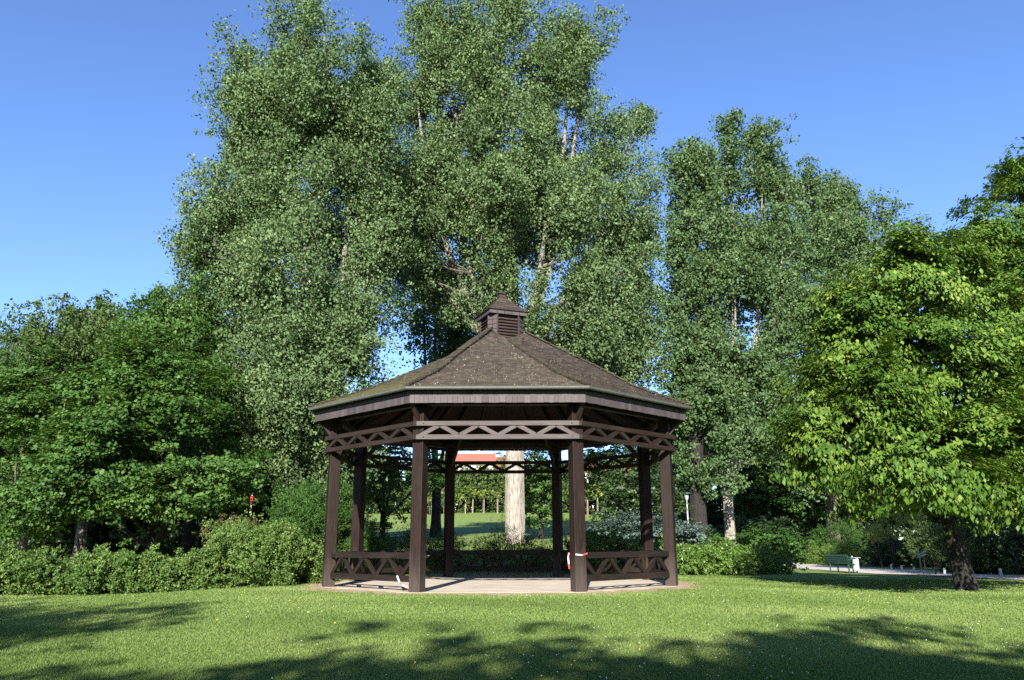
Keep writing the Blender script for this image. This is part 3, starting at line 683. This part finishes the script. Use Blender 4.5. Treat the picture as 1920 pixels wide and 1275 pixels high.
make_tree('lime_tree', 'broad bright green lime tree with bare dark leaning trunk on the right of the lawn', 'tree', b,
    [LB(1690, 550, 105, 120, 21), LB(1760, 530, 85, 100, 22), LB(1640, 600, 80, 90, 21), LB(1610, 660, 80, 120, 20.5), LB(1740, 720, 150, 130, 20.5, 2.4), LB(1560, 830, 80, 95, 20), LB(1680, 850, 110, 90, 19.5, 2), LB(1850, 800, 110, 130, 20), LB(1870, 640, 90, 110, 22, 2.2), LB(1850, 850, 120, 95, 18.2, 1.6), LB(1980, 700, 120, 170, 20.5, 2.2), LB(2010, 860, 120, 90, 18.8, 1.8), LB(1700, 880, 110, 60, 18, 1.4), LB(1770, 905, 95, 45, 17.2, 1.3), LB(1700, 450, 30, 30, 21), LB(1700, 475, 55, 48, 21), LB(1755, 470, 40, 40, 22), LB(1590, 590, 50, 60, 21), LB(1605, 620, 72, 100, 21), LB(1555, 740, 68, 85, 20.5), LB(1528, 830, 66, 62, 20), LB(1640, 760, 90, 90, 19.2, 1.6)],
    .22, 2.0, size=.125, cover=5.0, bough=1.05, limbs=14, lean=(-.2, 0), **lin)
b = gp(1985, 30)
make_tree('lime_tree', 'taller lime tree cut by the right edge of the picture, behind the broad one', 'tree', b,
    [LB(1935, 430, 125, 120, 30), LB(1830, 480, 45, 50, 29), LB(1865, 520, 75, 100, 29.5), LB(1960, 560, 150, 150, 30, 3.4), LB(1990, 740, 150, 150, 30, 3.1), LB(1850, 470, 48, 70, 30), LB(1930, 340, 50, 55, 30), LB(1935, 890, 85, 70, 29), LB(2060, 850, 120, 120, 28, 2.5), LB(2010, 900, 120, 60, 25, 2)],
    .32, 3.2, size=.15, cover=4.4, bough=1.25, limbs=14, **lin)
# left group
mp = dict(style='flat', bm_=M_dark_bark)
b = gp(285, 25)
make_tree('maple_tree', 'dark green maple with layered branches left of the gazebo above the clipped hedge', 'tree', b,
    [LB(300, 820, 130, 130, 24.5, 1.9), LB(200, 860, 110, 120, 24), LB(400, 860, 85, 90, 24.5), LB(300, 710, 120, 85, 25.5), LB(215, 750, 90, 90, 25), LB(130, 900, 80, 90, 24), LB(330, 930, 90, 45, 24)], .2, 1.2, lm=M_lmap, size=.11, cover=2.6, bough=1.05, **mp)
b = gp(350, 30)
make_tree('field_maple', 'pointed green tree directly left of the leftmost poplar', 'tree', b,
    [LB(330, 640, 78, 88, 30), LB(385, 660, 70, 110, 30), LB(318, 575, 28, 40, 30), LB(290, 600, 40, 40, 30), LB(270, 660, 50, 60, 29), LB(440, 800, 70, 120, 29.5)], .18, 2, lm=M_lmap, size=.11, cover=2.6, bough=1.1, style='up', bm_=M_dark_bark)
b = gp(150, 31)
make_tree('hawthorn_tree', 'olive green tree with ragged top, second from the left edge', 'tree', b,
    [LB(160, 670, 80, 90, 31), LB(105, 700, 80, 95, 30), LB(215, 680, 55, 80, 30), LB(155, 605, 42, 36, 31), LB(212, 610, 30, 38, 31), LB(75, 640, 48, 50, 31)], .2, 2, lm=M_lhaw, size=.11, cover=2.8, bough=1.1, style='up', bm_=M_grey_bark)
b = gp(40, 27)
make_tree('hazel_tree', 'pale green leafy tree filling the left edge above the hedge', 'tree', b,
    [LB(40, 800, 90, 120, 27), LB(110, 830, 80, 110, 26.5), LB(20, 920, 90, 80, 25), LB(-60, 850, 90, 150, 27), LB(50, 700, 60, 70, 28)], .18, 1.5, lm=M_lmap, size=.11, cover=2.6, bough=1.05, style='flat', bm_=M_grey_bark)
b = gp(-60, 34)
make_tree('ash_tree', 'tree top peeping in at the left edge behind the olive one', 'tree', b, [LB(-70, 740, 90, 130, 34), LB(-5, 660, 16, 38, 34), LB(-110, 900, 90, 100, 33)], .2, 2, lm=M_lhaw, size=.13, cover=2.4, bough=1.1, style='spray', bm_=M_grey_bark)

# ================================================================== SHRUBS AND HEDGES
def shrub(name, label, cat, px, yd, lobes, lm, size, cover, bough=.5, style='spray', group=None, bm_=M_dark_bark, cull=1.5, stems=6):
    b = gp(px, yd); reseed(b); root = empty(name, b, label, cat, group)
    V, var, B = crown_leaves([(Vector(c) - b, r) for c, r in lobes], style, size, cover, bough, 1., cull)
    gz_ = G(V[:, 0] + b.x, V[:, 1] + b.y) - b.z; q = V.reshape(-1, 4, 3); low = (q[:, :, 2] < gz_.reshape(-1, 4)).all(1)
    q = q[~low]; var = var[~low]; np_mesh('foliage', q.reshape(-1, 3), 4, lm, root, var)
    mb = MB()
    for (c, r, pos, ax, L) in B:
        for i in rng.permutation(len(pos))[:stems]:
            e = Vector(pos[i]); zc = g1(c[0] + b.x, c[1] + b.y) - b.z; s0 = Vector((c[0], c[1], zc - .08))
            mb.tube(bez(s0, (s0.x, s0.y, (s0.z + e.z) / 2 + .1), e, 4), [.022, .018, .012, .005], 4, cap=False)
    rt = [Vector((c[0], c[1], g1(c[0] + b.x, c[1] + b.y) - b.z - .08)) for (c, *_) in B]
    if len(rt) > 1: mb.tube(rt, .03, 4)
    mb.build('stems', bm_, root)
    return root
def row(p0, p1, n, rz, ry, jitter=.12, rx=None, topz=None):
    """overlapping lobes standing on the ground from p0 to p1"""
    out = []; p0, p1 = Vector(p0), Vector(p1); L = (p1 - p0).length
    for i in range(n):
        q = p0.lerp(p1, (i + .5) / n); k = 1 + random.uniform(-jitter, jitter); z = g1(q.x, q.y)
        out.append(((q.x + random.uniform(-.1, .1), q.y + random.uniform(-.15, .15), z + rz * k * .42), (rx or L / n * .78, ry, rz * k * .62)))
    return out
shrub('hedge', 'long waist high green hedge along the left edge of the lawn', 'hedge', 100, 19.6, row(g2(-140, 19.3), g2(350, 20.4), 10, .96, .9), M_lcot, .052, 3.0, .40, style='up', cull=1.0)
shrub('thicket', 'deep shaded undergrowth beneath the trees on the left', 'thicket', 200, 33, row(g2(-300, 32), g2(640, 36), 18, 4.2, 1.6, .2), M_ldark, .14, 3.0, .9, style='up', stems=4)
shrub('cotoneaster_shrub', 'large pale green mounded shrub between the left hedge and the gazebo', 'shrub', 455, 21, [LB(440, 1043, 62, 55, 21.2, 1.0), LB(500, 1046, 66, 54, 20.9, 1.1), LB(395, 1068, 42, 35, 20.6, .8), LB(565, 1068, 42, 42, 21.5, .8), LB(465, 1018, 48, 30, 21.5, .8), LB(350, 1075, 30, 26, 20.4, .6)], M_lhed2, .05, 3.2, .42, style='up', cull=1.0)
shrub('berberis_shrub', 'rusty tipped upright shoots showing over the top of the mounded shrub', 'shrub', 440, 22.4, [LB(425, 1005, 45, 32, 22.4, .5), LB(465, 1010, 40, 30, 22.4, .5), LB(440, 975, 6, 12, 22.4, .08), LB(410, 978, 5, 12, 22.4, .08), LB(470, 975, 5, 12, 22.4, .08)], M_rust, .05, 2.0, .3)
shrub('yew_shrub', 'dark green dome of yew directly left of the gazebo posts', 'shrub', 590, 24.5, [LB(590, 1000, 85, 95, 24.5, 1.3), LB(640, 990, 60, 95, 25, 1.2), LB(540, 1030, 50, 65, 24, 1), LB(560, 965, 55, 60, 24.8, 1), LB(690, 1035, 28, 45, 25, .7)], M_lyew, .07, 4.5, .45)
for i, (a, b_, n, hgt_, lab) in enumerate([((690, 27.2), (860, 27.6), 5, 1.25, 'shaded loose shrubs behind the left half of the rear railing'), ((850, 27.2), (1050, 27.4), 6, 1.05, 'dark shrubs in the gazebo shade in front of the thick pale trunk')]):
    shrub('snowberry_shrub', lab, 'shrub', (a[0] + b_[0]) / 2, a[1], row(g2(*a), g2(*b_), n, hgt_, .7, .3), M_lcot if i else M_lmap, .055, 2.0, .5)
shrub('hedge', 'low bright green hedge curving right behind the gazebo toward the path', 'hedge', 1270, 30, row(g2(1062, 26.6), g2(1290, 28.4), 6, .98, .7) + row(g2(1290, 28.4), g2(1452, 36), 8, .95, .8), M_lhed, .07, 2.6, .42, style='up', cull=1.0)
shrub('juniper_shrub', 'spreading blue grey juniper behind the low hedge, seen between the right posts', 'shrub', 1190, 31, [LB(1150, 1005, 60, 26, 31, 1.2), LB(1220, 1000, 60, 26, 31.5, 1.2), LB(1275, 1003, 50, 24, 32, 1), LB(1185, 985, 45, 20, 32, 1)], M_ljun, .08, 2.2, .6, style='flat')
shrub('juniper_shrub', 'shaded blue green juniper behind the hedge right of the pale trunk', 'shrub', 1430, 40, [LB(1430, 1015, 50, 30, 40, 1.5), LB(1470, 1025, 35, 28, 41, 1.3), LB(1340, 1020, 40, 20, 40, 1)], M_lyew, .10, 2.0, .7, style='flat')
shrub('hedge', 'short lit hedge beyond the path, left of the green bench', 'hedge', 1550, 58, row(g2(1508, 58), g2(1610, 56), 5, 1.25, 1.0), M_lhed, .10, 2.2, .6)
shrub('conifer_shrub', 'dark rounded evergreen behind the short hedge beyond the bench', 'shrub', 1575, 61, [LB(1570, 1015, 48, 32, 61, 1.8), LB(1540, 1020, 28, 24, 62, 1.4), LB(1615, 1025, 40, 28, 62, 1.4)], M_lyew, .12, 2.2, .7)
shrub('broom_shrub', 'brownish twiggy bush behind the bare trunk of the lime tree', 'shrub', 1745, 38, [LB(1745, 1020, 50, 38, 38, 1.2), LB(1790, 1030, 40, 40, 38, 1.2)], M_lhaw, .09, 1.6, .6)
shrub('elder_shrub', 'yellowish young tree lit between the bench and the lime trunk', 'shrub', 1690, 46, [LB(1665, 985, 38, 30, 46, 1), LB(1700, 975, 32, 35, 47, 1), LB(1645, 1005, 30, 16, 46, .8)], M_lyel, .11, 1.6, .6)
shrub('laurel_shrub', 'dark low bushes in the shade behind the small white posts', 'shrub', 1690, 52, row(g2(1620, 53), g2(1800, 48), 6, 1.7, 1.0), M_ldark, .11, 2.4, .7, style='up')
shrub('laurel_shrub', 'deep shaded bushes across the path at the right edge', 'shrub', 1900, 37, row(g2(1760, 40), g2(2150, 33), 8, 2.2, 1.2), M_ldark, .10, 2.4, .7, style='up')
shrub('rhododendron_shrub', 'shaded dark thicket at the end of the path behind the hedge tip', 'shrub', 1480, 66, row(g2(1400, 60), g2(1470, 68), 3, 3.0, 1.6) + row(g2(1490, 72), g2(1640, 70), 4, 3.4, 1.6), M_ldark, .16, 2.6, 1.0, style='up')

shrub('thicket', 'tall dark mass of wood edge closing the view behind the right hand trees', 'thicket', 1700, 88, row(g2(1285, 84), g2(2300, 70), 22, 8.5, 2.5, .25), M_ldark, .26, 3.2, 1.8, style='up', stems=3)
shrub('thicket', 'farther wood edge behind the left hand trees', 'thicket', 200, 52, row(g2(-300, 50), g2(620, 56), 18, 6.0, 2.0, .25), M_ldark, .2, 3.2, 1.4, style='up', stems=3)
# young trees and the mass of bushes up the slope, seen through the gazebo
shrub('boundary_hedge', 'tall wild hedge at the top of the slope behind the saplings', 'hedge', 960, 98, row(g2(640, 99), g2(1290, 96), 22, 4.9, 2.4, .15), M_lhaw, .24, 4.2, 1.4, style='up', stems=3)
b = gp(1012, 40)
make_tree('alder_tree', 'thin young tree just right of the thick pale trunk with drooping foliage', 'tree', b, [LB(1015, 905, 55, 40, 40), LB(990, 960, 35, 30, 39.5), LB(1030, 945, 30, 35, 40), LB(1000, 870, 60, 30, 40)], .10, 1.2, style='flat', lm=M_lmap, bm_=M_dark_bark, size=.12, cover=1.3, bough=.9, limbs=8)
b = gp(1190, 38)
make_tree('dark_tree', 'shaded dark tree with slanting branches seen between the right hand posts', 'tree', b, [LB(1190, 905, 70, 60, 38), LB(1150, 960, 50, 45, 38), LB(1220, 960, 60, 45, 38.5), LB(1170, 850, 80, 40, 39), LB(1110, 880, 40, 40, 40)], .16, 1.0, style='flat', lm=M_ldark, bm_=M_dark_bark, size=.13, cover=1.2, bough=1.0, limbs=10)
b = gp(715, 38)
make_tree('dark_tree', 'low dark tree over the far bench, seen between the left hand posts', 'tree', b, [LB(720, 900, 60, 50, 38), LB(690, 850, 60, 50, 38), LB(740, 870, 50, 60, 39), LB(800, 880, 30, 45, 40), LB(725, 960, 30, 22, 37)], .14, 1.2, style='flat', lm=M_lmap, bm_=M_dark_bark, size=.12, cover=1.4, bough=.9, limbs=10)

def sapling_geo(px, yd, hh_, lean_, crown, label):
    b = gp(px, yd); root = empty('sapling', b, label, 'sapling', 'newly planted saplings with stakes on the slope')
    mb = MB(); mb.beam((.12, 0, -.2), (.13, 0, hh_), .075, .075, up=(0, 1, 0)); mb.build('stake', M_stake, root)
    mb = MB(); mb.tube([(0, 0, -.1), (lean_ * .5, 0, hh_ * .7), (lean_, 0, hh_ * 1.5)], [.03, .022, .012], 5); mb.build('stem', M_grey_bark, root)
    if crown:
        V, var, B = crown_leaves([((lean_, 0, hh_ * 1.45), (crown, crown, crown * .9))], 'flat', .16, 1.8, .7)
        np_mesh('crown', V, 4, M_lyel, root, var)
    return root
for px, yd, hh_, ln_, cr_, lab in [(804, 92, 1.44, -0.35, 0.98, 'leaning sapling with round bright crown beside the first rear post'),
    (829, 93, 1.62, 0.00, 0.75, 'sapling hard against the left rear post'), (868, 93, 1.50, 0.00, 0.90, 'first sapling right of the left rear post'),
    (882, 94, 1.62, 0.14, 0.83, 'second sapling right of the left rear post'), (903, 93, 1.75, 0.00, 0.75, 'sapling midway between left rear post and thick trunk'),
    (929, 93, 1.62, 0.00, 0.52, 'thin sapling just left of the thick trunk'), (944, 94, 2.12, 0.07, 0.60, 'sapling half hidden by the thick trunk'),
    (1099, 91, 1.75, 0.00, 0.60, 'sapling right beside the taped front post'), (1118, 92, 2.00, 0.07, 0.90, 'sapling in the gap right of the taped front post')]:
    sapling_geo(px, yd, hh_, ln_, cr_, lab)

# generic woodland trees (prototypes, then copies)
def proto(kind, lm, style, hgt_, wid, seed, size=.24, cover=2.4):
    lobes = []; rr = random.Random(seed)
    for i in range(9):
        a = rr.uniform(0, 6.28); k = rr.uniform(.25, 1); z = hgt_ * rr.uniform(.35, .85)
        q = wid * k * .55 * (1.1 - z / hgt_ * .6)
        lobes.append(((q * math.cos(a), q * math.sin(a), z), (wid * .36, wid * .36, hgt_ * rr.uniform(.13, .2))))
    lobes.append(((0, 0, hgt_ * .6), (wid * .42, wid * .42, hgt_ * .3)))
    return make_tree(kind, 'x', 'tree', (0, 0, 0), lobes, .22, hgt_ * .22, style, lm, M_dark_bark, size, cover, 1.7, 6, nb=8, cull=1.6, seed=seed)
protos = [proto('broadleaf_tree', M_lmap, 'flat', 11, 7.5, 1), proto('broadleaf_tree', M_ldark, 'spray', 13, 8, 2), proto('broadleaf_tree', M_lhaw, 'flat', 10, 8, 3)]
used = set()
def wood_tree(i, x, y, s, label, group='trees in the dark wood beyond the park'):
    p = protos[i]
    if i in used:
        r_ = p.copy(); C.objects.link(r_)
        for ch in p.children: c_ = ch.copy(); C.objects.link(c_); c_.parent = r_
    else: r_ = p; used.add(i)
    r_.location = (x, y, g1(x, y)); r_.scale = (s, s, s * (1 + .03 * math.sin(x * 3))); r_.rotation_euler.z = (x * 1.7 + y) % 6.28
    tag(r_, label, 'tree', group); return r_
def wp(i, px, yd, s, label, group='trees in the dark wood beyond the park'): q = g2(px, yd); return wood_tree(i, q[0], q[1], s, label, group)
wp(1, 60, 42, .75, 'dark tree glimpsed behind the pale tree at the left edge')
wp(0, 300, 40, .7, 'wood tree in the deep shade behind the layered maple')
wp(1, 480, 44, .8, 'wood tree showing under the leftmost poplar crown')
wp(0, 620, 48, .75, 'wood tree behind the yew dome')
wp(2, 560, 60, .8, 'distant olive tree behind the leftmost poplar')
wp(0, 1255, 78, .75, 'rounded tree filling the gap left of the white lamp post')
wp(1, 1290, 60, .85, 'wood tree in the dark behind the white lamp post')
wp(0, 1430, 70, .95, 'wood tree at the dark end of the path left of its bend')
wp(1, 1500, 84, 1.1, 'farthest dark tree where the path disappears')
wp(0, 1590, 76, .9, 'wood tree behind the rounded evergreen')
wp(1, 1700, 66, .8, 'dark tree behind the yellowish young tree')
wp(2, 1800, 58, .9, 'wood tree directly behind the lime trunk')
wp(1, 1900, 50, .8, 'dark tree above the shaded bushes at the right edge')
wp(0, 2030, 46, .8, 'wood tree just outside the right edge')
wp(1, -120, 40, .9, 'wood tree just outside the left edge')
wp(0, 1230, 104, .5, 'small tree at the right end of the tall wild hedge')
wp(2, 700, 104, .6, 'rounded tree at the left end of the tall wild hedge')
wp(1, 1165, 108, .42, 'tree standing in front of the white house')
wp(2, 818, 106, .62, 'tree with brownish crown left of the red roofs')
wp(1, 1010, 106, .50, 'tree behind the tall wild hedge right of the red roofs')
# trees behind the viewpoint: they throw the shadows in the foreground
GB = 'trees behind the viewpoint that shade the foreground lawn'
for i, (k, x, y, s, lab) in enumerate([(0, 0.4, -34.8, 1.2, 'tree behind the viewer, its crown shading the foreground centre'), (1, 4.6, -35.5, 1.0, 'tree behind the viewer to the right of centre'), (2, 10.0, -32.6, 1.15, 'tree behind the viewer at far right'),
        (0, -3.9, -35.4, 1.05, 'tree behind the viewer to the left of centre'), (1, -11.2, -24.0, .92, 'tree beside the viewer whose shadow tongues reach the left lawn'), (2, -7.8, -29.4, .87, 'tree behind the viewer at far left'), (0, -17, -19, .8, 'tree outside the frame at left')]):
    wood_tree(k, x, y, s, lab, GB)

# ================================================================== SMALL THINGS
def lamp_post(px, yd, ty, label):
    b = gp(px, yd); h_ = at(px, ty, yd).z - b.z; root = empty('lamp_post', b, label, 'lamp post', 'park lamp posts')
    mb = MB(); mb.tube([(0, 0, -.2), (0, 0, .9), (0, 0, .95), (0, 0, h_ - .35)], [.055, .05, .04, .03], 10); mb.build('pole', M_pole, root)
    mb = MB(); mb.tube([(0, 0, h_ - .35), (0, 0, h_ - .25), (0, 0, h_ - .02)], [.04, .09, .11], 12); mb.build('lamp_glass', M_bin, root)
    mb = MB(); mb.tube([(0, 0, h_ - .02), (0, 0, h_ + .02), (0, 0, h_ + .07)], [.26, .26, .06], 16); mb.build('lamp_shade', M_bench, root)
lamp_post(1289, 41, 927, 'slim white park lamp post behind the low hedge right of the gazebo')
lamp_post(686, 44, 868, 'pale lamp post seen between the two left hand posts of the gazebo')
def bench(loc, rz, label, cat='bench'):
    root = empty('park_bench', loc, label, cat, 'green park benches', rz)
    mb = MB()
    for i in range(5): mb.beam((-.9, -.20 + i * .1, .44), (.9, -.20 + i * .1, .44), .08, .025)
    mb.build('seat', M_bench, root, bevel=.004)
    mb = MB()
    for i in range(4): mb.beam((-.9, .27 + i * .035, .54 + i * .1), (.9, .27 + i * .035, .54 + i * .1), .022, .085)
    mb.build('backrest', M_bench, root, bevel=.004)
    for s in (-.75, .75):
        mb = MB(); mb.beam((s, -.2, 0), (s, -.2, .43), .05, .05, up=(0, 1, 0)); mb.beam((s, .25, 0), (s, .25, .47), .05, .05, up=(0, 1, 0)); mb.beam((s, -.24, .42), (s, .28, .42), .05, .03); mb.beam((s, .25, .45), (s, .40, .9), .05, .03)
        mb.build('leg', M_bench, root)
        mb = MB(); mb.beam((s, -.22, .44), (s, -.22, .64), .04, .04, up=(0, 1, 0)); mb.beam((s, -.25, .65), (s, .3, .65), .05, .03); mb.build('armrest', M_bench, root)
p = gp(1573, 42); bench(p, R(104), 'dark green metal bench beside the litter bin on the edge of the path')
p = gp(697, 44.5); bench(p, R(10), 'far pale green bench under the low dark tree, seen between the left hand posts')
b = gp(1596, 41.3); root = empty('litter_bin', b, 'pale grey litter bin beside the green bench', 'litter bin', rz=.3)
mb = MB(); mb.tube([(0, 0, .12), (0, 0, .14), (0, 0, .66), (0, 0, .68)], [.13, .15, .155, .13], 14); mb.build('body', M_bin, root)
mb = MB(); mb.beam((.0, .23, -.1), (.0, .23, .82), .05, .05, up=(0, 1, 0)); mb.build('post', M_bin, root)
mb = MB(); mb.beam((-.2, 0, .74), (.2, 0, .74), .30, .02); mb.beam((0, .0, .68), (0, .0, .74), .05, .3, up=(0, 1, 0)); mb.build('lid', M_bin, root)
for px, yd, lab in ((1661, 47, 'leftmost and farthest of the three lit white posts beside the path'), (1680, 43.5, 'middle one of the three lit white posts beside the path'), (1703, 40.5, 'rightmost and nearest of the three lit white posts beside the path'), (1759, 37, 'low white post in the shade left of the lime trunk'), (1862, 32, 'low white post in the shade right of the lime trunk')):
    b = gp(px, yd); mb = MB(); mb.tube([(0, 0, -.05), (0, 0, .27), (0, 0, .30)], [.06, .055, .03], 10)
    o = mb.build('bollard', M_pole); o.location = b; tag(o, lab, 'bollard', 'low white posts along the path')
b = gp(1720, 46); root = empty('information_board', b, 'slanted blue grey board on a short stand in the shade by the path', 'board', rz=-.5)
mb = MB(); mb.beam((-.2, 0, .72), (.2, .0, .95), .34, .03, up=(0, -.8, .6)); mb.build('panel', M_board, root)
for s in (-.1, .1):
    mb = MB(); mb.beam((s, 0, -.1), (s, 0, .80 + s * .5), .06, .06, up=(0, 1, 0)); mb.build('leg', M_stake, root)
b = at(468, 955, 27); b.z = g1(b.x, b.y); hz_ = at(468, 932, 27).z - b.z
root = empty('marker_post', b, 'small red topped marker post glimpsed in the dark gap right of the maple', 'marker post')
mb = MB(); mb.beam((0, 0, -.1), (0, 0, hz_ - .12), .06, .06, up=(0, 1, 0)); mb.build('stake', M_stake, root)
mb = MB(); mb.tube([(0, 0, hz_ - .12), (0, 0, hz_ + .1)], [.07, .07], 8); mb.build('red_band', M_red, root)
mb = MB(); mb.tube([(0, 0, hz_ + .1), (0, 0, hz_ + .2)], [.07, .05], 8); mb.build('white_cap', M_white, root)

# houses on the ridge behind
def house(px, yd, wdt, dep, eave, ridge, rz, label, wins=3):
    b = gp(px, yd); root = empty('house', b, label, 'house', 'houses on the ridge behind the park', rz)
    hw, hd = wdt / 2, dep / 2; mb = MB()
    c = [(-hw, -hd), (hw, -hd), (hw, hd), (-hw, hd)]
    for i in range(4): (a, d), (e, f) = c[i], c[(i + 1) % 4]; mb.face([(a, d, -1), (e, f, -1), (e, f, eave), (a, d, eave)])
    mb.face([(-hw, -hd, eave), (-hw, hd, eave), (-hw, 0, ridge)]); mb.face([(hw, hd, eave), (hw, -hd, eave), (hw, 0, ridge)]); mb.build('wall', M_wall, root)
    mb = MB(); sl_ = (ridge - eave) / hd
    for s in (-1, 1): mb.beam((-hw - .4, s * (hd + .4) / 2, (eave - .4 * sl_ + ridge) / 2 + .12), (hw + .4, s * (hd + .4) / 2, (eave - .4 * sl_ + ridge) / 2 + .12), math.hypot(hd + .4, ridge - eave + .4 * sl_), .2, up=(0, s * sl_, 1))
    ro = mb.build('roof', M_tile, root)
    mb = MB(); mb.beam((hw * .4, hd * .2, ridge - 1), (hw * .4, hd * .2, ridge + .9), .7, .6, up=(0, 1, 0)); mb.build('chimney', M_wall, ro)
    for r_ in range(2):
        for i in range(wins):
            x_ = -hw + (i + .5) * wdt / wins; z_ = eave - 1.4 - r_ * 2.8
            mb = MB(); mb.beam((x_ - .6, -hd - .02, z_), (x_ + .6, -hd - .02, z_), .06, 1.3); f = mb.build('window', M_glass, root)
            mb = MB()
            for (u0, v0, u1, v1) in ((-.65, -.68, .65, -.68), (-.65, .68, .65, .68), (-.68, -.65, -.68, .65), (.68, -.65, .68, .65), (0, -.65, 0, .65)):
                mb.beam((x_ + u0, -hd - .06, z_ + v0), (x_ + u1, -hd - .06, z_ + v1), .06, .08, up=(0, 1, 0))
            mb.build('frame', M_wall, f)
def hz(py, yd, px=960): q = gp(px, yd); return at(px, py, yd).z - q.z
house(876, 150, 9, 10, hz(870, 145), hz(851, 150), .05, 'red roofed house on the ridge, seen left of the thick pale trunk')
house(925, 162, 13, 9, hz(877, 157), hz(859, 162), -.7, 'second red roofed house partly behind the thick pale trunk')
house(1160, 135, 11, 10, hz(880, 130), hz(862, 135), -.1, 'white house glimpsed through foliage between the right hand posts', 4)

print('FACES', sum(len(o.data.polygons) for o in bpy.data.objects if o.type == 'MESH'))
